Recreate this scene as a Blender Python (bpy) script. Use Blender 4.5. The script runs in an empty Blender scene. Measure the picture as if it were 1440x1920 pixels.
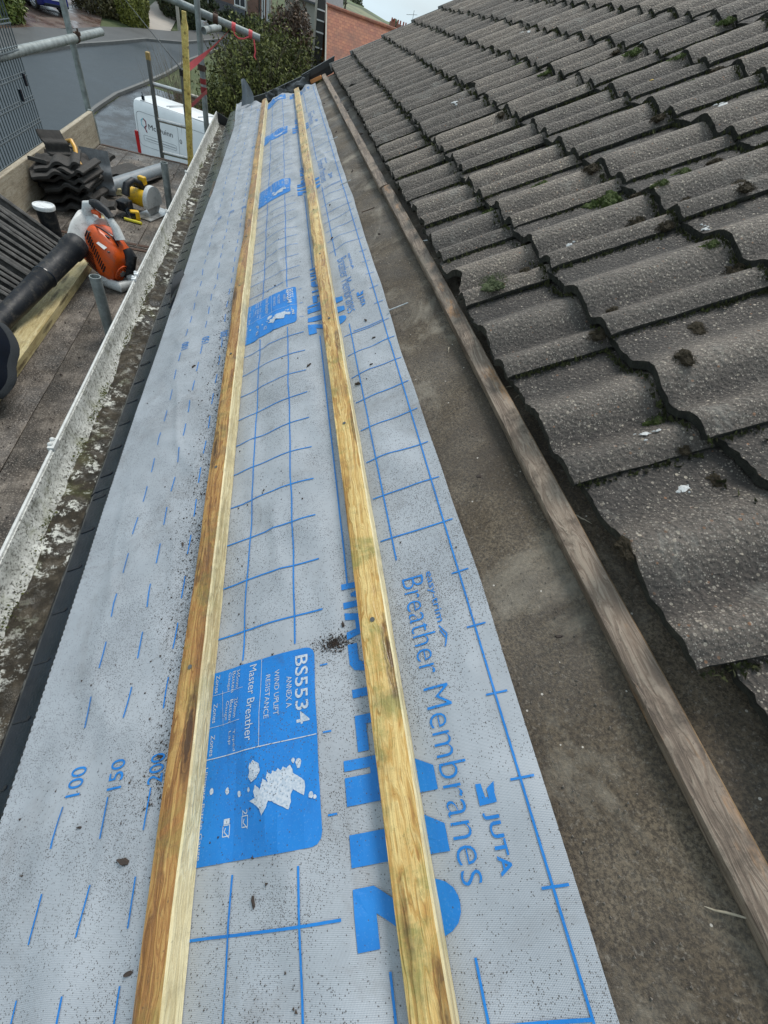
import bpy, bmesh, math, random
from mathutils import Vector, Matrix, noise as mnoise
random.seed(7)
R = math.radians
SC = bpy.context.scene
COL = SC.collection
ZC = 6.4                      # the camera stands this high above the street; coordinates below are measured from the camera's height

# ------------------------------------------------------------------ camera
cam_d = bpy.data.cameras.new("camera"); cam = bpy.data.objects.new("camera", cam_d); COL.objects.link(cam)
cam_d.lens = 36 * 750 / 1920; cam_d.sensor_width = 36; cam_d.clip_start = 0.02; cam_d.clip_end = 3000
rx, dn, fw = (0.96061, -0.153655, 0.231555), (0.0204385, -0.791916, -0.610288), (0.277146, 0.590982, -0.757582)
cam.matrix_world = Matrix(((rx[0], -dn[0], -fw[0], 0), (rx[1], -dn[1], -fw[1], 0), (rx[2], -dn[2], -fw[2], ZC), (0, 0, 0, 1)))
SC.camera = cam

# ------------------------------------------------------------------ world, sun, exposure
SUN_EL, SUN_AZ = R(58), R(60)          # azimuth measured from +X towards +Y
w = bpy.data.worlds.new("World"); SC.world = w; w.use_nodes = True
nt = w.node_tree; nt.nodes.clear()
out = nt.nodes.new("ShaderNodeOutputWorld"); bg = nt.nodes.new("ShaderNodeBackground")
sky = nt.nodes.new("ShaderNodeTexSky"); sky.sky_type = 'NISHITA'; sky.sun_disc = False
sky.sun_elevation = SUN_EL; sky.sun_rotation = R(90) - SUN_AZ
sky.air_density = 1.0; sky.dust_density = 3.0; sky.ozone_density = 1.0
tc = nt.nodes.new("ShaderNodeTexCoord"); nz = nt.nodes.new("ShaderNodeTexNoise"); nz.inputs['Scale'].default_value = 3.0; nz.inputs['Detail'].default_value = 5
mp = nt.nodes.new("ShaderNodeMapping"); mp.inputs['Scale'].default_value = (1, 1, 3.5)
cr = nt.nodes.new("ShaderNodeValToRGB"); cr.color_ramp.elements[0].position = 0.2; cr.color_ramp.elements[1].position = 0.62
cr.color_ramp.elements[0].color = (0.52, 0.52, 0.52, 1); cr.color_ramp.elements[1].color = (0.97, 0.97, 0.97, 1)
cl = nt.nodes.new("ShaderNodeMixRGB"); cl.inputs[2].default_value = (5.9, 7.2, 7.95, 1)   # cloud cover over the clear sky
nt.links.new(tc.outputs['Generated'], mp.inputs[0]); nt.links.new(mp.outputs[0], nz.inputs['Vector']); nt.links.new(nz.outputs['Fac'], cr.inputs[0])
nt.links.new(cr.outputs[0], cl.inputs[0]); nt.links.new(sky.outputs[0], cl.inputs[1]); nt.links.new(cl.outputs[0], bg.inputs[0])
bg.inputs[1].default_value = 0.1; nt.links.new(bg.outputs[0], out.inputs[0])
sd = bpy.data.lights.new("sun", 'SUN'); sd.energy = 2.1; sd.angle = R(22); sd.color = (1, 0.96, 0.9)
so = bpy.data.objects.new("sun", sd); COL.objects.link(so)
so.rotation_euler = Vector((math.cos(SUN_AZ) * math.cos(SUN_EL), math.sin(SUN_AZ) * math.cos(SUN_EL), math.sin(SUN_EL))).to_track_quat('Z', 'Y').to_euler()
SC.view_settings.view_transform = 'Standard'; SC.view_settings.look = 'None'; SC.view_settings.exposure = 0.42; SC.view_settings.gamma = 1
SC.view_settings.use_curve_mapping = False

# ------------------------------------------------------------------ material helpers
class NT:
    def __init__(s, m):
        s.t = m.node_tree; s.b = s.t.nodes["Principled BSDF"]
    def n(s, typ, **kw):
        x = s.t.nodes.new(typ)
        for k, v in kw.items(): setattr(x, k, v)
        return x
    def put(s, sock, v):
        if isinstance(v, bpy.types.NodeSocket): s.t.links.new(v, sock)
        elif v is not None:
            if sock.type == 'RGBA' and len(v) == 3: v = (*v, 1)
            sock.default_value = v
    def coord(s, kind='Object', scale=(1, 1, 1), rnd=False):
        c = s.n("ShaderNodeTexCoord").outputs[kind]
        if rnd:
            oi = s.n("ShaderNodeObjectInfo").outputs['Random']; vm = s.n("ShaderNodeVectorMath", operation='MULTIPLY_ADD')
            s.put(vm.inputs[0], oi); vm.inputs[1].default_value = (37, 53, 11); s.put(vm.inputs[2], c); c = vm.outputs[0]
        m = s.n("ShaderNodeMapping"); m.inputs['Scale'].default_value = scale; s.put(m.inputs[0], c)
        return m.outputs[0]
    def noise(s, v, scale=5, detail=3, rough=.5, dist=0.):
        x = s.n("ShaderNodeTexNoise"); s.put(x.inputs['Vector'], v); x.inputs['Scale'].default_value = scale
        x.inputs['Detail'].default_value = detail; x.inputs['Roughness'].default_value = rough; x.inputs['Distortion'].default_value = dist
        return x.outputs['Fac']
    def voro(s, v, scale=5, out='Distance', feature='F1', rnd=1.):
        x = s.n("ShaderNodeTexVoronoi", feature=feature); s.put(x.inputs['Vector'], v); x.inputs['Scale'].default_value = scale
        x.inputs['Randomness'].default_value = rnd
        return x.outputs[out]
    def ramp(s, f, pts):
        x = s.n("ShaderNodeValToRGB"); e = x.color_ramp.elements
        while len(e) < len(pts): e.new(.5)
        for q, (p, c) in zip(e, pts):
            q.position = p; q.color = (c, c, c, 1) if not isinstance(c, tuple) else (*c, 1)
        s.put(x.inputs[0], f); return x.outputs[0]
    def mix(s, f, a, b, typ='MIX'):
        x = s.n("ShaderNodeMixRGB", blend_type=typ); s.put(x.inputs[0], f); s.put(x.inputs[1], a); s.put(x.inputs[2], b); return x.outputs[0]
    def m(s, op, a, b=None, c=None):
        x = s.n("ShaderNodeMath", operation=op)
        for i, v in enumerate((a, b, c)):
            if v is not None: s.put(x.inputs[i], v)
        return x.outputs[0]
    def sep(s, v):
        x = s.n("ShaderNodeSeparateXYZ"); s.put(x.inputs[0], v); return x.outputs
    def bump(s, h, strength=.3, dist=.01):
        x = s.n("ShaderNodeBump"); x.inputs['Strength'].default_value = strength; x.inputs['Distance'].default_value = dist
        s.put(x.inputs['Height'], h); s.put(s.b.inputs['Normal'], x.outputs[0])
    def set(s, col=None, rough=None, metal=None, spec=None):
        s.put(s.b.inputs['Base Color'], col); s.put(s.b.inputs['Roughness'], rough); s.put(s.b.inputs['Metallic'], metal); s.put(s.b.inputs['Specular IOR Level'], spec)
MATS = {}
DUSTY = {'orange_plastic', 'pale_plastic', 'dark_rubber', 'yellow_plastic', 'grey_plastic', 'grey_pipe', 'white_plastic', 'amber_plastic', 'bright_steel'}
def mat(name, fn):
    m = bpy.data.materials.new(name); m.use_nodes = True; fn(NT(m)); MATS[name] = m; return m
def simple(name, col, rough=.5, metal=0., var=.25, scale=8., bump=0., rnd=False, spec=None):
    def f(t):
        v = t.coord('Object', rnd=rnd); n = t.noise(v, scale, 5, .6); n2 = t.noise(v, scale * 9, 3, .6)
        k = t.m('ADD', t.m('MULTIPLY', n, .65), t.m('MULTIPLY', n2, .35))
        c = t.ramp(k, [(.25, tuple(x * (1 - var) for x in col)), (.75, tuple(min(1, x * (1 + var)) for x in col))])
        if name in DUSTY: c = t.mix(t.ramp(t.noise(v, 26, 7, .78, .4), [(.5, 0.), (.66, .45)]), c, (.13, .115, .095)); c = t.mix(t.ramp(t.noise(v, 95, 5, .8), [(.58, 0.), (.66, .6)]), c, (.05, .042, .035))
        t.set(c, t.ramp(n, [(.3, max(.02, rough - .08)), (.7, min(1, rough + .08))]), metal, spec)
        if bump: t.bump(n2, bump, .01)
    return mat(name, f)

# ------------------------------------------------------------------ mesh helpers
class M:
    def __init__(s): s.v = []; s.f = []; s.mi = []; s.uv = None
    def add(s, vs, fs, mi=0):
        o = len(s.v); s.v += [tuple(p) for p in vs]; s.f += [tuple(i + o for i in f) for f in fs]; s.mi += [mi] * len(fs); return s
    def box(s, c, d, rot=None, mi=0, taper=1.):
        x, y, z = d[0] / 2, d[1] / 2, d[2] / 2
        vs = [Vector((sx * x * (taper if sz > 0 else 1), sy * y * (taper if sz > 0 else 1), sz * z)) for sz in (-1, 1) for sx, sy in ((-1, -1), (1, -1), (1, 1), (-1, 1))]
        if rot is not None: vs = [rot @ p for p in vs]
        return s.add([p + Vector(c) for p in vs], [(3, 2, 1, 0), (4, 5, 6, 7), (0, 1, 5, 4), (1, 2, 6, 5), (2, 3, 7, 6), (3, 0, 4, 7)], mi)
    def loft(s, rings, mi=0, caps=True, closed=True):
        n = len(rings[0]); vs = [p for r in rings for p in r]; fs = []
        for i in range(len(rings) - 1):
            for j in range(n if closed else n - 1):
                k = (j + 1) % n; fs.append((i * n + j, i * n + k, (i + 1) * n + k, (i + 1) * n + j))
        if caps and closed: fs += [tuple(range(n - 1, -1, -1)), tuple((len(rings) - 1) * n + j for j in range(n))]
        return s.add(vs, fs, mi)
    def tube(s, pts, r, seg=12, mi=0, caps=True):
        pts = [Vector(p) for p in pts]; rs = r if isinstance(r, (list, tuple)) else [r] * len(pts)
        rings = []; up = None
        for i, p in enumerate(pts):
            d = (pts[min(i + 1, len(pts) - 1)] - pts[max(i - 1, 0)]).normalized()
            if up is None: up = d.orthogonal().normalized()
            a = (up - d * up.dot(d)); a = a.normalized() if a.length > 1e-6 else d.orthogonal().normalized(); up = a; b = d.cross(a)
            rings.append([p + (a * math.cos(t) + b * math.sin(t)) * rs[i] for t in [2 * math.pi * j / seg for j in range(seg)]])
        return s.loft(rings, mi, caps)
    def pipe(s, p0, p1, r, t=.004, seg=18, mi=0):                 # open tube with a wall, so its end shows a hole
        p0, p1 = Vector(p0), Vector(p1); d = (p1 - p0).normalized(); a = d.orthogonal().normalized(); b = d.cross(a)
        ring = lambda p, q: [p + (a * math.cos(x) + b * math.sin(x)) * q for x in [2 * math.pi * j / seg for j in range(seg)]]
        return s.loft([ring(p0 + d * .03, r - t), ring(p0, r - t), ring(p0, r), ring(p1, r), ring(p1, r - t), ring(p1 - d * .12, r - t)], mi, True)
    def prism(s, pts, d, mi=0):
        d = Vector(d); n = len(pts); a = [Vector(p) for p in pts]; b = [p + d for p in a]
        return s.add(a + b, [tuple(range(n - 1, -1, -1)), tuple(range(n, 2 * n))] + [(i, (i + 1) % n, n + (i + 1) % n, n + i) for i in range(n)], mi)
    def grid(s, fn, us, vs, mi=0):
        a = [fn(u, v) for u in us for v in vs]; n = len(vs)
        return s.add(a, [(i * n + j, (i + 1) * n + j, (i + 1) * n + j + 1, i * n + j + 1) for i in range(len(us) - 1) for j in range(n - 1)], mi)
    def ball(s, c, r, seg=12, rin=8, mi=0, jit=0.):
        rr = r if isinstance(r, (tuple, list)) else (r, r, r); rings = []
        for i in range(rin + 1):
            th = math.pi * i / rin; ring = []
            for j in range(seg):
                ph = 2 * math.pi * j / seg; d = Vector((math.sin(th) * math.cos(ph), math.sin(th) * math.sin(ph), math.cos(th)))
                k = 1 + jit * (mnoise.noise(d * 2.3 + Vector(c) * 9))
                ring.append((c[0] + d.x * rr[0] * k, c[1] + d.y * rr[1] * k, c[2] + d.z * rr[2] * k))
            rings.append(ring)
        return s.loft(rings, mi, False)
def obj(name, m, mats, parent=None, smooth=False, local=False, bevel=0., sharp=40):
    if not isinstance(mats, (list, tuple)): mats = [mats]
    off = Vector((0, 0, 0)) if local else Vector((0, 0, ZC))
    if parent is not None and not local: off = off - ROOT_LOC[parent.name] if parent.name in ROOT_LOC else off
    me = bpy.data.meshes.new(name); me.from_pydata([tuple(Vector(p) + off) for p in m.v], [], m.f)
    for q in mats: me.materials.append(MATS[q] if isinstance(q, str) else q)
    me.polygons.foreach_set('material_index', m.mi)
    if m.uv:
        l = me.uv_layers.new(name='uv'); 
        for lp in me.loops: l.data[lp.index].uv = m.uv[lp.vertex_index]
    bm = bmesh.new(); bm.from_mesh(me)
    bmesh.ops.recalc_face_normals(bm, faces=bm.faces)
    if bevel: 
        bmesh.ops.remove_doubles(bm, verts=bm.verts, dist=1e-5)
        bmesh.ops.bevel(bm, geom=[e for e in bm.edges if len(e.link_faces) == 2 and e.calc_face_angle(0) > .5], offset=bevel, segments=2, affect='EDGES', profile=.6)
    bm.to_mesh(me); bm.free()
    if smooth:
        me.polygons.foreach_set('use_smooth', [True] * len(me.polygons))
        try: me.set_sharp_from_angle(angle=R(sharp))
        except Exception: pass
    me.update()
    o = bpy.data.objects.new(name, me); COL.objects.link(o)
    if parent is not None:
        o.parent = parent
        ROOT_LOC[o.name] = ROOT_LOC.get(parent.name, Vector((0, 0, 0)))
    return o
ROOT_LOC = {}
def tag(o, label, cat, group=None):
    o['label'] = label; o['category'] = cat
    if 'kind' not in o: o['kind'] = 'thing'
    if group: o['group'] = group
    return o
def thing(name, label, cat, loc=(0, 0, 0), rot=(0, 0, 0), group=None):
    o = bpy.data.objects.new(name, None); COL.objects.link(o); o.empty_display_size = .1
    L = Vector(loc) + Vector((0, 0, ZC)); o.location = L; o.rotation_euler = rot; ROOT_LOC[o.name] = L
    return tag(o, label, cat, group)
def struct(name, m, mats, smooth=False):
    o = obj(name, m, mats, None, smooth); o['kind'] = 'structure'; return o
def stuff(o, label, cat):
    o['kind'] = 'stuff'; return tag(o, label, cat)
def dup(o, loc=None, rot=None, label=None, group=None):
    c = o.copy(); COL.objects.link(c)
    if loc is not None: c.location = Vector(loc) + Vector((0, 0, ZC))
    if rot is not None: c.rotation_euler = rot
    if label: c['label'] = label
    if group: c['group'] = group
    for ch in list(o.children):
        d = ch.copy(); COL.objects.link(d); d.parent = c
        for g in list(ch.children):
            e = g.copy(); COL.objects.link(e); e.parent = d
    return c
# roof coordinates: u along the eaves, v up the slope, w off the roof plane (metres)
CS, SN = 0.858109, 0.513467
def P(u, v, w=0.): return Vector((.3081 + CS * v - SN * w, u, -.5149 + SN * v + CS * w))
ROOFROT = (0, -math.atan2(SN, CS), 0)
def lin(a, b, n): return [a + (b - a) * i / n for i in range(n + 1)]
def nz1(x, y, z=0.): return mnoise.noise(Vector((x, y, z)))
# ------------------------------------------------------------------ materials
def dirt(t, v, c, dark=(.055, .046, .042), amount=.5):
    """small dark granules washed over a surface: three sizes, thicker in drifts"""
    drift = t.ramp(t.noise(v, 3.7, 6, .68, .5), [(.47, 0.), (.7, 1.)])
    for sc, th, k in ((520, .38, .75), (360, .3, .6), (210, .2, .35)):
        d = t.voro(v, sc); r = t.sep(t.voro(v, sc, 'Color'))[0]
        sel = t.m('LESS_THAN', r, t.m('MULTIPLY_ADD', drift, k * amount, (.035 if sc > 300 else .02) * amount))
        sel = t.m('MULTIPLY', sel, t.m('LESS_THAN', d, th))
        c = t.mix(t.m('MULTIPLY', sel, .8), c, dark)
    return c
def f_membrane(t):
    v = t.coord('Object'); uv = t.coord('UV'); s = t.sep(uv)
    a = t.m('SINE', t.m('MULTIPLY', t.m('ADD', s[0], s[1]), 2300)); b = t.m('SINE', t.m('MULTIPLY', t.m('SUBTRACT', s[0], s[1]), 1900))
    wv = t.m('MULTIPLY', a, b)
    base = t.ramp(t.noise(v, 9, 5, .65), [(.3, (.295, .315, .34)), (.7, (.385, .408, .438))])
    base = t.mix(t.ramp(wv, [(.3, 0.), (.9, .55)]), base, (.2, .225, .255))
    grey = t.m('MULTIPLY', t.ramp(t.noise(v, 4.3, 7, .74, .9), [(.53, 0.), (.74, .6)]), t.ramp(t.noise(v, 90, 4, .7), [(.3, .3), (.65, 1.)]))
    base = t.mix(grey, base, (.16, .145, .135))
    t.set(dirt(t, v, dirt(t, t.coord('Object', (1.37, 1.37, 1.37)), base, amount=.68), amount=.8), t.ramp(t.noise(v, 5, 4, .6), [(.35, .42), (.65, .7)])); t.bump(t.m('ADD', t.m('MULTIPLY', wv, .25), t.noise(v, 26, 4, .6)), .3, .008)
mat('membrane', f_membrane)
def f_print(t):
    v = t.coord('Object'); c = t.ramp(t.noise(v, 14, 4, .6), [(.3, (.002, .135, .43)), (.7, (.003, .18, .53))])
    c = t.mix(t.ramp(t.noise(v, 420, 2, .5), [(.58, 0.), (.78, .22)]), c, (.2, .36, .55))
    c = t.mix(t.ramp(t.noise(v, 22, 5, .7), [(.62, 0.), (.78, .6)]), c, (.03, .07, .16))
    t.set(dirt(t, v, c, amount=.4), .6)
mat('blue_print', f_print)
def f_reverse(t):
    v = t.coord('Object'); t.set(dirt(t, v, t.ramp(t.noise(v, 300, 2), [(.35, (.3, .36, .43)), (.6, (.45, .48, .52))]), amount=.4), .7)
mat('reverse_print', f_reverse)
def wood(name, lo, mid, hi, green=0., rough=.55, scale=1., knots=True, dirty=.4, fresh=None):
    def f(t):
        v = t.coord('Object', (1, 1, 1), True); warp = t.noise(t.coord('Object', (14, 2.6, 14), True), 1., 4, .6)
        vs = t.coord('Object', (48 * scale, 1.1 * scale, 48 * scale), True); vm = t.n("ShaderNodeVectorMath", operation='ADD'); t.put(vm.inputs[0], vs); t.put(vm.inputs[1], t.m('MULTIPLY', warp, 5.5))
        w1 = t.noise(vm.outputs[0], 1., 3, .55, .8); w2 = t.noise(t.coord('Object', (300 * scale, 6, 300 * scale), True), 1., 3, .6); big = t.noise(t.coord('Object', (16, 1.9, 16), True), 1., 5, .65, .7)
        ring = t.m('ABSOLUTE', t.m('SUBTRACT', t.m('FRACT', t.m('MULTIPLY', w1, 4.2)), .5))
        k = t.m('ADD', t.m('ADD', t.m('MULTIPLY', ring, .5), t.m('MULTIPLY', big, .75)), t.m('MULTIPLY', t.m('SUBTRACT', w2, .5), .28))
        c = t.ramp(k, [(.3, lo), (.48, mid), (.68, hi)])
        if green: c = t.mix(t.ramp(t.noise(v, 8, 6, .75, .6), [(.5, 0.), (.62, green)]), c, (.15, .185, .045))
        if fresh: c = t.mix(t.ramp(t.noise(t.coord('Object', (18, 4.5, 18), True), 1., 5, .7), [(.6, 0.), (.68, .8)]), c, fresh)
        if knots:
            kd = t.voro(t.coord('Object', (22, 3.1, 22), True), 1.); kk = t.m('ADD', kd, t.m('MULTIPLY', t.m('SUBTRACT', t.noise(v, 90, 3), .5), .12))
            c = t.mix(t.ramp(kk, [(.10, .9), (.14, .35), (.17, .75), (.24, 0.)]), c, tuple(x * .28 for x in lo))
        if dirty:
            c = t.mix(t.ramp(t.noise(v, 13, 7, .78), [(.5, 0.), (.68, dirty)]), c, (.055, .04, .028))
            c = t.mix(t.ramp(t.noise(v, 170, 4, .8), [(.6, 0.), (.7, dirty)]), c, (.05, .036, .026))
        t.set(c, t.ramp(big, [(.3, max(.12, rough - .25)), (.7, rough + .1)])); t.bump(t.m('ADD', ring, t.m('ADD', t.m('MULTIPLY', w2, .8), t.m('MULTIPLY', t.noise(v, 120, 4, .7), .6))), .5, .0025)
    return mat(name, f)
wood('treated_timber', (.25, .10, .018), (.48, .28, .075), (.68, .5, .2), .6, .38, 1., True, .35)
wood('waney_timber', (.15, .06, .017), (.32, .15, .04), (.50, .31, .10), .4, .42, 1., True, .55)
wood('cream_timber', (.40, .31, .16), (.56, .47, .27), (.68, .6, .38), .2, .6, 1., False, .35)
wood('old_timber', (.095, .066, .048), (.175, .128, .094), (.28, .222, .17), 0, .8, 1.2, True, .9, (.34, .18, .08))
wood('old_timber_side', (.13, .08, .04), (.21, .135, .07), (.3, .2, .11), 0, .75, 1., False, .5)
wood('post_timber', (.4, .25, .05), (.62, .45, .11), (.76, .6, .2), .3, .6, 1., True, .3)
wood('toe_timber', (.22, .18, .13), (.34, .29, .21), (.42, .37, .29), 0, .8, .6, False, .35)
wood('plank_timber', (.3, .22, .09), (.42, .34, .17), (.52, .44, .25), .2, .7, .8, True, .5)
def f_deck(t):
    v = t.coord('Object', rnd=True); g = t.noise(t.coord('Object', (60, 2.5, 60), True), 1, 5, .65, .5)
    c = t.ramp(t.noise(v, 4.5, 8, .72), [(.38, (.012, .010, .007)), (.5, (.058, .045, .034)), (.62, (.21, .175, .142))])
    c = t.mix(t.ramp(g, [(.4, .55), (.62, 0.)]), c, (.035, .026, .02))
    c = t.mix(t.ramp(t.noise(v, 160, 4, .75), [(.54, 0.), (.66, .75)]), c, (.36, .31, .26))
    c = dirt(t, v, c, (.012, .01, .008), .8)
    t.set(c, t.ramp(t.noise(v, 7, 4, .6), [(.35, .35), (.65, .85)])); t.bump(t.m('ADD', g, t.noise(v, 130, 4, .7)), .5, .006)
mat('scaffold_board', f_deck)
def f_felt(t):
    v = t.coord('Object')
    c = t.ramp(t.noise(v, 5.5, 7, .7), [(.3, (.038, .027, .017)), (.5, (.095, .07, .044)), (.72, (.195, .153, .105))])
    c = t.mix(t.ramp(t.noise(v, 240, 4, .8), [(.42, .8), (.58, 0.)]), c, (.022, .016, .011))
    c = t.mix(t.ramp(t.noise(v, 190, 3, .8, .4), [(.56, 0.), (.7, .55)]), c, (.22, .19, .155))
    c = t.mix(t.ramp(t.noise(v, 3.2, 6, .72, .8), [(.53, 0.), (.68, .7)]), c, (.27, .235, .185)); c = t.mix(t.ramp(t.noise(v, 2.3, 7, .75, 1.), [(.53, 0.), (.68, .7)]), c, (.04, .03, .022))
    g = t.m('MULTIPLY', t.m('LESS_THAN', t.voro(v, 95), .14), t.m('GREATER_THAN', t.sep(t.voro(v, 95, 'Color'))[0], .93))
    c = t.mix(g, c, (.42, .38, .33)); t.set(c, t.ramp(t.noise(v, 6, 4), [(.35, .55), (.65, .9)])); t.bump(t.m('ADD', t.noise(v, 230, 4, .75), t.m('MULTIPLY', t.noise(v, 14, 4), 2)), .55, .004)
mat('old_felt', f_felt)
def f_tile(t):
    v = t.coord('Object', rnd=True); raw = t.sep(t.n("ShaderNodeTexCoord").outputs['Object'])
    c = t.ramp(t.noise(v, 9, 7, .7), [(.28, (.056, .047, .04)), (.5, (.115, .096, .081)), (.74, (.21, .176, .146))])
    c = t.mix(t.ramp(t.noise(v, 260, 4, .75), [(.42, .8), (.56, 0.)]), c, (.024, .021, .019))
    crest = t.ramp(t.m('ADD', raw[2], t.m('MULTIPLY', t.noise(v, 12, 4), .02)), [(.005, 0.), (.04, 1.)])     # grit shows on the worn rolls; colour paler on rolls, darker in pans
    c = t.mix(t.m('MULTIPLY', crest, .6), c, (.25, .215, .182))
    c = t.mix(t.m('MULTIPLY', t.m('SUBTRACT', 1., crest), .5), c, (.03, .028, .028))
    for sc, th, k, col in ((120, .3, .30, (.5, .44, .35)), (180, .36, .42, (.46, .41, .34)), (320, .42, .55, (.44, .40, .34)), (80, .2, .10, (.62, .55, .45)), (520, .45, .5, (.36, .33, .29)), (140, .3, .14, (.3, .16, .09)), (230, .38, .3, (.03, .028, .026))):
        cc = t.sep(t.voro(v, sc, 'Color')); 
        lim = t.m('MULTIPLY_ADD', crest, k * .62, k * .2)
        sel = t.m('MULTIPLY', t.m('LESS_THAN', t.voro(v, sc), t.m('MULTIPLY_ADD', cc[1], th * .6, th * .45)), t.m('LESS_THAN', cc[0], lim))
        c = t.mix(t.m('MULTIPLY', sel, t.m('MULTIPLY_ADD', cc[2], .55, .4)), c, col)
    oi = t.n("ShaderNodeObjectInfo").outputs['Random']
    c = t.mix(1., c, t.ramp(oi, [(0., (.74, .73, .73)), (.5, (1., .97, .95)), (1., (1.18, 1.13, 1.08))]), 'MULTIPLY')
    c = t.mix(t.ramp(t.noise(t.coord('Object', (3.5, 22, 22), True), 1., 6, .7), [(.5, 0.), (.7, .55)]), c, (.05, .044, .04)); c = t.mix(t.ramp(t.noise(v, 7, 6, .75, .6), [(.58, 0.), (.68, .5)]), c, (.27, .255, .225))
    moss = t.ramp(t.noise(v, 13, 6, .75), [(.64, 0.), (.76, .55)]); c = t.mix(moss, c, (.045, .05, .03))
    t.set(c, .82); t.bump(t.m('ADD', t.noise(v, 210, 4, .75), t.m('MULTIPLY', t.voro(v, 150), .8)), 1., .006)
mat('concrete_tile', f_tile)
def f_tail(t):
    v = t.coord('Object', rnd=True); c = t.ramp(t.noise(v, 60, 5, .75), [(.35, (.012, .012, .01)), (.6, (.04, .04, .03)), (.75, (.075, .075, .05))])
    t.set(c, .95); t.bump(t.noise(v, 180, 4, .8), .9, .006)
mat('dark_edge', f_tail)  # near-black mottle for the tile's tail, sides and underside
def moss(name, a, b, cc):
    def f(t):
        v = t.coord('Object', rnd=True); t.set(t.ramp(t.noise(v, 150, 4, .8), [(.3, a), (.52, b), (.7, cc)]), .95); t.bump(t.noise(v, 260, 4, .8), 1., .006)
    mat(name, f)
moss('green_moss', (.02, .035, .006), (.075, .11, .016), (.17, .22, .035)); moss('brown_moss', (.018, .013, .007), (.06, .042, .018), (.12, .085, .03))
moss('grey_moss', (.05, .065, .03), (.12, .15, .06), (.24, .27, .14)); moss('gutter_moss', (.03, .04, .008), (.12, .13, .03), (.25, .26, .1))
simple('black_plastic', (.008, .013, .021), .17, var=.3, scale=20, bump=.05, spec=.33)
simple('old_brass', (.3, .2, .06), .6, 0, .3, 30)
simple('black_groove', (.003, .003, .004), .6); simple('dark_sheet', (.03, .033, .036), .35, var=.3, scale=30, bump=.15)
def f_gutter(t):
    v = t.coord('Object'); n = t.noise(v, 24, 7, .75, .5)
    c = t.ramp(n, [(.3, (.2, .2, .17)), (.46, (.5, .5, .46)), (.66, (.74, .74, .7))])
    c = t.mix(t.ramp(t.noise(v, 130, 5, .8), [(.4, .9), (.49, 0.)]), c, (.05, .045, .034))
    c = t.mix(t.ramp(t.noise(v, 9, 6, .7), [(.55, 0.), (.7, .6)]), c, (.17, .18, .07)); t.set(c, .8); t.bump(n, .6, .006)
mat('lichened_gutter', f_gutter)
simple('gutter_lip', (.5, .5, .48), .6, var=.35, scale=40); simple('white_plastic', (.72, .73, .73), .45, var=.12)
def f_sludge(t):
    v = t.coord('Object'); n = t.noise(v, 16, 8, .78)
    c = t.ramp(n, [(.35, (.012, .010, .007)), (.52, (.036, .029, .02)), (.62, (.08, .066, .048)), (.7, (.25, .24, .21))])
    c = t.mix(t.ramp(t.noise(v, 6, 6, .7), [(.55, 0.), (.68, .6)]), c, (.10, .11, .03)); c = t.mix(t.m('MULTIPLY', t.ramp(t.noise(v, 24, 11, .84), [(.535, 0.), (.56, 1.)]), t.ramp(t.noise(v, 5, 3), [(.42, .1), (.6, 1.)])), c, (.62, .62, .57))
    t.set(c, t.ramp(t.noise(v, 20, 3), [(.36, .12), (.46, .85)]), spec=.3); t.bump(n, .8, .008)
mat('gutter_sludge', f_sludge)
simple('water', (.01, .011, .012), .05)
def f_galv(t):
    v = t.coord('Object', rnd=True); n = t.noise(v, 18, 6, .7); c = t.ramp(n, [(.3, (.13, .145, .14)), (.55, (.25, .275, .27)), (.75, (.38, .41, .4))])
    c = t.mix(t.ramp(t.noise(v, 7, 6, .75), [(.62, 0.), (.74, .5)]), c, (.12, .065, .03)); t.set(c, .55, .35); t.bump(n, .2, .002)
mat('galvanised_steel', f_galv)
simple('rusty_steel', (.075, .042, .028), .75, .3, .5, 30, .5); simple('dark_steel', (.12, .125, .12), .5, .5, .4, 25); simple('bright_steel', (.5, .51, .51), .35, .7, .25, 20)
simple('mesh_steel', (.085, .105, .115), .5, .4, .35, 15); simple('grey_pipe', (.20, .225, .245), .45, 0, .15, 10)
simple('orange_plastic', (.62, .085, .008), .38, 0, .18, 15, .05); simple('pale_plastic', (.52, .53, .52), .42, 0, .14, 20, .05); simple('dark_rubber', (.012, .014, .018), .5, 0, .35, 25, .1, spec=.25)
simple('grey_plastic', (.2, .2, .19), .5, 0, .2, 20); simple('yellow_plastic', (.72, .42, .01), .4, 0, .15, 14); simple('lime_plastic', (.72, .62, .04), .4, 0, .12); simple('amber_plastic', (.62, .32, .035), .35, 0, .15)
simple('navy_leather', (.005, .007, .012), .9, 0, .4, 30, .2, spec=.12); simple('grey_rubber', (.022, .025, .028), .85, 0, .35, 50, .5)
simple('red_strap', (.6, .085, .095), .7, 0, .25, 20, .1); simple('dark_strap', (.22, .02, .02), .7); simple('black_cable', (.012, .012, .012), .6)
simple('orange_wood', (.5, .2, .06), .6, 0, .3, 20)
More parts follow.
